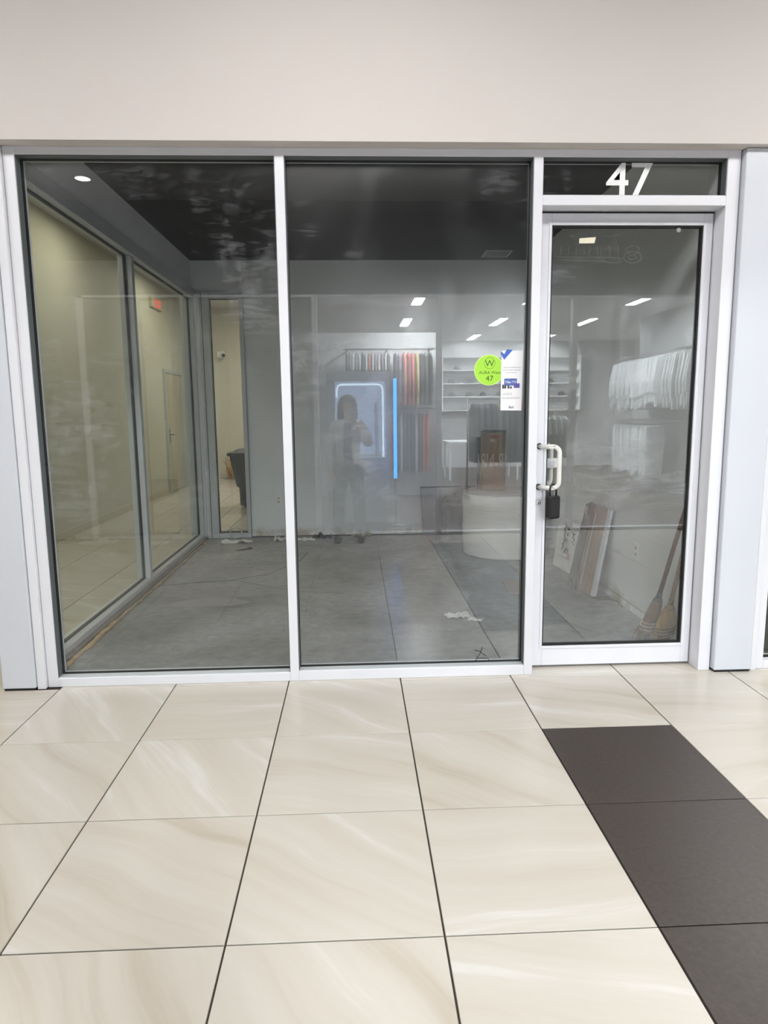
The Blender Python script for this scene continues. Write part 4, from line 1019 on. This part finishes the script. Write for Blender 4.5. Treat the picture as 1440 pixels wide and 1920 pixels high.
rail('upper clothes rail on the white partition of the opposite shop', (-0.16, -4.14, 2.425), (1.32, -4.14, 2.425), [((0.55, -4.14, 2.425), (0.55, -4.45, 2.425)), ((1.25, -4.14, 2.425), (1.25, -4.45, 2.425)), ((-0.1, -4.14, 2.425), (-0.1, -4.45, 2.425))])
rail('lower clothes rail on the white partition of the opposite shop', (0.35, -4.14, 1.475), (1.32, -4.14, 1.475), [((0.75, -4.14, 1.475), (0.75, -4.45, 1.475)), ((1.25, -4.14, 1.475), (1.25, -4.45, 1.475))])
random.seed(31)
seq = ['charcoal', 'grey', 'pale', 'grey', 'pale', 'charcoal', 'pale', 'rust', 'pale', 'mauve', 'pale', 'mauve', 'pale', 'charcoal']
x = -0.11
for k, c in enumerate(seq):
    hang(shirt0, (x, -4.14 , 2.425), random.uniform(-.02, .02), gm_[c], '%s shirt in the left run of the upper rail, mirrored above the lit machine' % c, '%s shirts on the upper rail' % c, (0.62, 1, 1))
    x += 0.052
seq = [('navy', 'shirt'), ('mauve', 'shirt'), ('coral', 'coat'), ('crimson', 'coat'), ('coral', 'coat'), ('yellow', 'coat'), ('navy', 'coat'), ('olive', 'coat'), ('black', 'coat')]
x = 0.68
for k, (c, kd) in enumerate(seq):
    hang(coat0 if kd == 'coat' else shirt0, (x, -4.14, 2.425), random.uniform(-.03, .03), gm_[c], '%s %s in the right run of the upper rail, mirrored near window centre' % (c, 'jacket' if kd == 'coat' else 'shirt'), '%s garments right on the upper rail' % c, (0.85, 1, 1))
    x += 0.07
seq = ['crimson', 'crimson', 'navy', 'pale', 'charcoal', 'charcoal', 'navy', 'pale', 'charcoal', 'coral', 'coral']
x = 0.58
for k, c in enumerate(seq):
    hang(pant0, (x, -4.14, 1.475), random.uniform(-.03, .03), gm_[c], '%s trousers on the lower rail of the opposite partition' % c, '%s trousers on the lower rail' % c, (0.85, 1, 1))
    x += 0.062
# plastic-covered white garments along the right side wall
film_cloth = basic('film_covered_white', s(226, 228, 230), 0.35, var=0.12, vscale=9, stretch=(8, 8, .5), coat=0.3)
XR = 5.05
rail('upper side rail of film-covered garments in the opposite shop', (XR, -5.6, 2.36), (XR, -1.3, 2.36), [((XR, -5.5, 2.36), (XR + 0.5, -5.5, 2.36)), ((XR, -3.4, 2.36), (XR + 0.5, -3.4, 2.36)), ((XR, -1.4, 2.36), (XR + 0.5, -1.4, 2.36))])
rail('lower side rail of film-covered garments in the opposite shop', (XR, -5.6, 1.22), (XR, -1.3, 1.22), [((XR, -5.5, 1.22), (XR + 0.5, -5.5, 1.22)), ((XR, -3.4, 1.22), (XR + 0.5, -3.4, 1.22)), ((XR, -1.4, 1.22), (XR + 0.5, -1.4, 1.22))])
tag(MB().box(XR + 0.45, XR + 0.55, -5.9, -0.81, 0, OC).build('wall_side_display', basic('side_wall_grey', s(140, 141, 143), 0.7, var=0.02), kind='structure'), 'grey side partition behind the film-covered garments', 'wall')
y = -5.45
while y < -1.45:
    if not (-3.50 < y < -3.36):
        hang(coat0, (XR, y, 2.36), PI / 2 + random.uniform(-.03, .03), film_cloth, 'white film-covered jacket on the upper side rail opposite', 'film-covered jackets on the upper side rail', (random.uniform(0.75, 1.2), random.uniform(0.78, 1.05), random.uniform(0.92, 1.06)))
    y += 0.098
y = -5.45
while y < -1.45:
    if not (-4.0 < y < -2.5):
        hang(pant0, (XR, y, 1.22), PI / 2 + random.uniform(-.03, .03), film_cloth, 'white film-covered trousers on the lower side rail opposite', 'film-covered trousers on the lower side rail', (random.uniform(0.8, 1.2), random.uniform(1.2, 1.6), random.uniform(0.84, 0.94)))
    y += 0.098
# floor rack of dark clothes
t = thing('garment_rack', 'chrome floor rack of dark jackets in the opposite shop', 'rack', (2.35, -4.0, 0))
st_m = MATS['rail_steel']
MB().tube([(1.85, -4.0, 1.62), (2.85, -4.0, 1.62)], 0.014, 8).build('rod', st_m, t)
for x in (1.85, 2.85):
    MB().tube([(x, -4.0, 0.03), (x, -4.0, 1.62)], 0.014, 8).build('post', st_m, t)
    MB().tube([(x, -4.25, 0.03), (x, -3.75, 0.03)], 0.02, 8).build('foot_bar', st_m, t)
for k in range(9):
    c = ['black', 'charcoal', 'navy', 'black', 'olive', 'charcoal', 'black', 'navy', 'crimson'][k]
    hang(coat0, (1.95 + k * 0.098, -4.0, 1.62), random.uniform(-.02, .02), gm_[c], '%s jacket on the floor rack in the opposite shop' % c, '%s jackets on the floor rack' % c, (1.4, 1, 1.15))
floral = basic('cloth_floral', s(150, 150, 148), 0.9, var=0.75, vscale=16)
for k in range(4):
    hang(shirt0, (3.02 + k * 0.09, -3.4, 1.40), 0.02, floral, 'patterned grey shirt at the end of the floor rack opposite', 'patterned shirts at the floor rack')
t = thing('garment_stand', 'slim stand of patterned shirts in the opposite shop', 'stand', (3.15, -3.4, 0))
MB().tube([(3.15, -3.4, 0.02), (3.15, -3.4, 1.40)], 0.014, 8).build('post', st_m, t)
MB().tube([(2.97, -3.4, 1.40), (3.36, -3.4, 1.40)], 0.012, 8).build('arm', st_m, t)
MB().lathe([(0.2, 0), (0.2, 0.015), (0.02, 0.02)], 20, (3.15, -3.4, 0)).build('base', st_m, t)
# white display tables
def low_table(label, x0, x1, y0, y1, h):
    t = thing('display_table', label, 'table', ((x0 + x1) / 2, (y0 + y1) / 2, 0))
    MB().box(x0, x1, y0, y1, h - 0.04, h, 0.004).build('table_top', white_vinyl, t)
    for x in (x0 + 0.03, x1 - 0.07):
        for y in (y0 + 0.03, y1 - 0.07):
            MB().box(x, x + 0.04, y, y + 0.04, 0, h - 0.04).build('leg', white_vinyl, t)
low_table('white display table at the back of the opposite shop', 1.9, 3.4, -7.6, -6.7, 0.8)
# lit display machine
t = thing('display_machine', 'white cabinet with a pale blue lit window, mirrored behind the photographer', 'machine', (0.08, -1.62, 0))
cabm = basic('machine_white', s(206, 208, 214), 0.4)
MX0, MX1, MY = -0.34, 0.44, -1.46
MB().box(MX0, MX1, MY - 0.45, MY - 0.20, 0.02, 1.92, 0.01).build('cabinet_back', cabm, t)
MB().box(MX0, MX1, MY - 0.20, MY, 0.02, 0.84, 0.01).build('cabinet_base', cabm, t)
MB().box(MX0, MX1, MY - 0.20, MY, 1.80, 1.92, 0.01).build('cabinet_top', cabm, t)
for a, b in ((MX0, -0.24), (0.40, MX1)):
    MB().box(a, b, MY - 0.20, MY, 0.84, 1.80, 0.006).build('cabinet_side', cabm, t)
MB().box(-0.24, 0.40, MY - 0.198, MY - 0.19, 0.84, 1.80).build('lit_back', emit('machine_glow', (0.50, 0.62, 1.0, 1), 2.2), t)
led = emit('machine_tube', (0.70, 0.82, 1.0, 1), 6.0)
pth = [(0.36, MY - 0.03, 0.86), (0.36, MY - 0.03, 1.70), (0.345, MY - 0.03, 1.745), (0.30, MY - 0.03, 1.765), (-0.16, MY - 0.03, 1.765), (-0.20, MY - 0.03, 1.745), (-0.215, MY - 0.03, 1.70), (-0.215, MY - 0.03, 1.60)]
MB().tube(pth, 0.012, 8).build('light_tube', led, t)
MB().box(0.26, 0.31, MY - 0.17, MY - 0.10, 0.86, 1.55, 0.004).build('inner_column', white_vinyl, t)
MB().box(-0.23, 0.39, MY - 0.18, MY - 0.05, 0.86, 0.89, 0.004).build('inner_shelf', white_vinyl, t)
MB().box(-0.24, 0.40, MY - 0.012, MY - 0.006, 0.84, 1.80).build('front_glass', glass5, t)
t = thing('led_tube_lamp', 'upright bright blue LED tube beside the lit machine', 'lamp', (0.50, -1.28, 0))
MB().tube([(0.50, -1.28, 0.60), (0.50, -1.28, 1.835)], 0.020, 12).build('tube', emit('led_blue', (0.0, 0.21, 1.0, 1), 16.0), t)
MB().tube([(0.50, -1.32, 0.02), (0.50, -1.32, 1.88)], 0.012, 8).build('pole', black_plastic, t)
MB().lathe([(0.12, 0), (0.12, 0.015), (0.02, 0.022)], 20, (0.50, -1.32, 0)).build('base', black_plastic, t)
for z in (0.59, 1.84):
    MB().lathe([(0.024, z - 0.015), (0.024, z + 0.015)], 12, (0.50, -1.28, 0)).build('end_cap', black_plastic, t)

# ================================================================== THE PHOTOGRAPHER (mirrored in the middle window)
def skin(name, pts, edges, m, parent, root, sub=2):
    """pts: name -> (x, y, z, radius)"""
    idx = {k: i for i, k in enumerate(pts)}
    L = Vector(parent.location) if parent is not None else Vector((0, 0, 0))
    me = bpy.data.meshes.new(name)
    me.from_pydata([Vector(p[:3]) - L for p in pts.values()], [(idx[a], idx[b]) for a, b in edges], [])
    o = bpy.data.objects.new(name + '_tmp', me); COL.objects.link(o)
    o.modifiers.new('skin', 'SKIN')
    if not me.skin_vertices:
        me.skin_vertices.new(name='skin') if hasattr(me.skin_vertices, 'new') else None
    sv = me.skin_vertices[0].data
    for k, i in idx.items():
        r = pts[k][3]
        sv[i].radius = (r, r) if not isinstance(r, tuple) else r
        sv[i].use_root = (k == root)
    ss = o.modifiers.new('sub', 'SUBSURF'); ss.levels = sub; ss.render_levels = sub
    dg = bpy.context.evaluated_depsgraph_get()
    nm = bpy.data.meshes.new_from_object(o.evaluated_get(dg))
    bpy.data.objects.remove(o)
    nm.name = name
    for p in nm.polygons: p.use_smooth = True
    nm.materials.clear(); nm.materials.append(m)
    r = bpy.data.objects.new(name, nm); COL.objects.link(r)
    if parent is not None: r.parent = parent
    return r
skin_m = basic('skin_tone', s(196, 150, 126), 0.55)
hair_m = basic('hair_dark', s(34, 28, 26), 0.5, var=0.2, vscale=30, stretch=(6, 6, .6))
jacket_m = basic('jacket_pale', s(206, 206, 208), 0.85, var=0.05)
top_m = basic('top_dark', s(44, 46, 54), 0.9)
trouser_m = basic('trousers_dark', s(50, 52, 58), 0.9)
shoe_m = basic('shoe_dark', s(36, 36, 38), 0.5)
px, py = -0.075, -0.36
person = thing('person', 'person in a pale jacket and dark trousers taking the picture, mirrored', 'person', (px, py, 0))
B_ = {'pelvis': (px, py, 0.86, 0.105), 'waist': (px, py, 1.00, 0.10), 'chest': (px, py - 0.005, 1.18, 0.115), 'neckb': (px, py, 1.315, 0.06), 'neck': (px, py + 0.005, 1.37, 0.045), 'headb': (px, py + 0.02, 1.42, 0.062), 'head': (px, py + 0.02, 1.50, 0.078), 'headt': (px, py + 0.01, 1.565, 0.05),
      'shR': (px + 0.15, py, 1.285, 0.055), 'elR': (px + 0.235, py + 0.06, 1.07, 0.042), 'wrR': (px + 0.105, py + 0.245, 1.285, 0.026), 'paR': (px + 0.082, py + 0.285, 1.33, 0.026),
      'shL': (px - 0.15, py, 1.285, 0.055), 'elL': (px - 0.20, py - 0.015, 1.02, 0.042), 'wrL': (px - 0.185, py + 0.07, 0.80, 0.026), 'paL': (px - 0.18, py + 0.085, 0.74, 0.027),
      'hpR': (px + 0.085, py, 0.82, 0.085), 'knR': (px + 0.11, py + 0.01, 0.46, 0.055), 'anR': (px + 0.125, py - 0.01, 0.09, 0.036), 'toR': (px + 0.145, py + 0.13, 0.03, 0.026),
      'hpL': (px - 0.085, py, 0.82, 0.085), 'knL': (px - 0.11, py + 0.01, 0.46, 0.055), 'anL': (px - 0.125, py - 0.01, 0.09, 0.036), 'toL': (px - 0.145, py + 0.13, 0.03, 0.026)}
E_ = [('pelvis', 'waist'), ('waist', 'chest'), ('chest', 'neckb'), ('neckb', 'neck'), ('neck', 'headb'), ('headb', 'head'), ('head', 'headt')]
for d in 'RL':
    E_ += [('chest', 'sh' + d), ('sh' + d, 'el' + d), ('el' + d, 'wr' + d), ('wr' + d, 'pa' + d), ('pelvis', 'hp' + d), ('hp' + d, 'kn' + d), ('kn' + d, 'an' + d), ('an' + d, 'to' + d)]
# fingers: right hand closes on the phone, left hand hangs slightly curled
for f in range(4):
    x0, y0, z0 = px + 0.062, py + 0.30, 1.315 + 0.020 * f
    B_['fR%da' % f] = (x0, y0 + 0.018, z0, 0.009); B_['fR%db' % f] = (x0 - 0.030, y0 + 0.034, z0 + 0.004, 0.0085); B_['fR%dc' % f] = (x0 - 0.052, y0 + 0.032, z0 + 0.006, 0.008)
    E_ += [('paR', 'fR%da' % f), ('fR%da' % f, 'fR%db' % f), ('fR%db' % f, 'fR%dc' % f)]
    xl, yl = px - 0.185 + 0.004 * f, py + 0.055 + 0.020 * f
    ln = (0.060, 0.072, 0.076, 0.068)[f]
    B_['fL%da' % f] = (xl, yl + 0.008, 0.700, 0.0095); B_['fL%db' % f] = (xl + 0.012, yl + 0.012, 0.700 - ln * 0.55, 0.009); B_['fL%dc' % f] = (xl + 0.030, yl + 0.012, 0.700 - ln * 0.95, 0.008)
    E_ += [('paL', 'fL%da' % f), ('fL%da' % f, 'fL%db' % f), ('fL%db' % f, 'fL%dc' % f)]
B_['tRa'] = (px + 0.066, py + 0.268, 1.335, 0.011); B_['tRb'] = (px + 0.035, py + 0.285, 1.352, 0.010); E_ += [('paR', 'tRa'), ('tRa', 'tRb')]
B_['tLa'] = (px - 0.155, py + 0.115, 0.725, 0.011); B_['tLb'] = (px - 0.140, py + 0.130, 0.685, 0.009); E_ += [('paL', 'tLa'), ('tLa', 'tLb')]
skin('body', B_, E_, skin_m, person, 'pelvis')
# face
MB().lathe([(0.002, -0.012), (0.012, -0.006), (0.008, 0.014), (0.004, 0.030)], 10, (px, py + 0.104, 1.482)).build('nose', skin_m, person)
for sx in (-1, 1):
    MB().lathe([(0.001, -0.008), (0.010, -0.003), (0.010, 0.003), (0.001, 0.008)], 10, (px + sx * 0.032, py + 0.092, 1.510)).build('eye', basic('eye_dark', s(40, 32, 30), 0.3) if 'eye_dark' not in MATS else MATS['eye_dark'], person)
    MB().lathe([(0.004, -0.028), (0.014, -0.01), (0.016, 0.015), (0.006, 0.028)], 10, (px + sx * 0.084, py + 0.015, 1.495)).build('ear', skin_m, person)
MB().box(px - 0.024, px + 0.024, py + 0.086, py + 0.096, 1.447, 1.455, 0.003).build('mouth', basic('lip', s(150, 84, 80), 0.5), person)
# hair: cap plus shoulder-length sides and back
hr = []
for z, rx, ry, oy in ((1.30, 0.105, 0.055, -0.055), (1.38, 0.115, 0.075, -0.045), (1.46, 0.108, 0.085, -0.03), (1.53, 0.102, 0.094, -0.012), (1.575, 0.085, 0.085, -0.002), (1.605, 0.050, 0.055, 0.0), (1.615, 0.012, 0.014, 0.0)):
    hr.append([(px + rx * math.cos(2 * PI * k / 24), py + oy + ry * math.sin(2 * PI * k / 24), z) for k in range(24)])
MB().loft(hr).build('hair', hair_m, person)
# clothing
T_ = {'pelvis': (px, py, 0.80, 0.150), 'waist': (px, py, 0.98, 0.142), 'chest': (px, py - 0.005, 1.17, 0.148), 'neckb': (px, py - 0.005, 1.30, 0.085),
      'shR': (px + 0.15, py, 1.28, 0.075), 'elR': (px + 0.238, py + 0.06, 1.068, 0.064), 'wrR': (px + 0.118, py + 0.228, 1.262, 0.045),
      'shL': (px - 0.15, py, 1.28, 0.075), 'elL': (px - 0.205, py - 0.015, 1.02, 0.064), 'wrL': (px - 0.188, py + 0.06, 0.82, 0.047)}
skin('jacket', T_, [('pelvis', 'waist'), ('waist', 'chest'), ('chest', 'neckb'), ('chest', 'shR'), ('shR', 'elR'), ('elR', 'wrR'), ('chest', 'shL'), ('shL', 'elL'), ('elL', 'wrL')], jacket_m, person, 'pelvis')
tt = []
for z, hw_, yo in ((0.72, 0.060, 0.142), (0.90, 0.058, 0.141), (1.05, 0.055, 0.140), (1.18, 0.050, 0.139), (1.27, 0.044, 0.105), (1.31, 0.036, 0.078)):
    tt.append([(px - hw_, py + yo - 0.05, z), (px - hw_ * 0.8, py + yo, z), (px, py + yo + 0.008, z), (px + hw_ * 0.8, py + yo, z), (px + hw_, py + yo - 0.05, z)])
MB().loft(tt).build('top', top_m, person)
P_ = {'pelvis': (px, py, 0.83, 0.125), 'hpR': (px + 0.085, py, 0.78, 0.10), 'knR': (px + 0.11, py + 0.01, 0.46, 0.078), 'anR': (px + 0.125, py - 0.005, 0.08, 0.066),
      'hpL': (px - 0.085, py, 0.78, 0.10), 'knL': (px - 0.11, py + 0.01, 0.46, 0.078), 'anL': (px - 0.125, py - 0.005, 0.08, 0.066)}
skin('trousers', P_, [('pelvis', 'hpR'), ('hpR', 'knR'), ('knR', 'anR'), ('pelvis', 'hpL'), ('hpL', 'knL'), ('knL', 'anL')], trouser_m, person, 'pelvis')
for sx in (-1, 1):
    sx_ = px + sx * 0.13
    MB().loft([[(sx_ + 0.045 * math.cos(2 * PI * k / 16) * wd, py + 0.05 + 0.135 * math.sin(2 * PI * k / 16) * wd + sh, z) for k in range(16)] for z, wd, sh in ((0.0, 0.95, 0), (0.025, 1.0, 0), (0.05, 0.92, -0.006), (0.075, 0.7, -0.03), (0.095, 0.55, -0.05))]).build('shoe', shoe_m, person)
# phone in the right hand
ph = thing('phone', 'black phone held up by the person taking the picture', 'phone', (-0.022, -0.03, 1.37))
MB().box(-0.060, 0.016, -0.034, -0.026, 1.288, 1.448, 0.003).build('case', black_plastic, ph)
MB().box(-0.057, 0.013, -0.0352, -0.0340, 1.292, 1.444, 0.0004).build('screen', basic('phone_screen', s(18, 20, 24), 0.1), ph)
for k in range(3):
    MB().tube([(0.001, -0.026, 1.432 - k * 0.022), (0.001, -0.0235, 1.432 - k * 0.022)], 0.0075, 14).build('lens', gasket, ph)
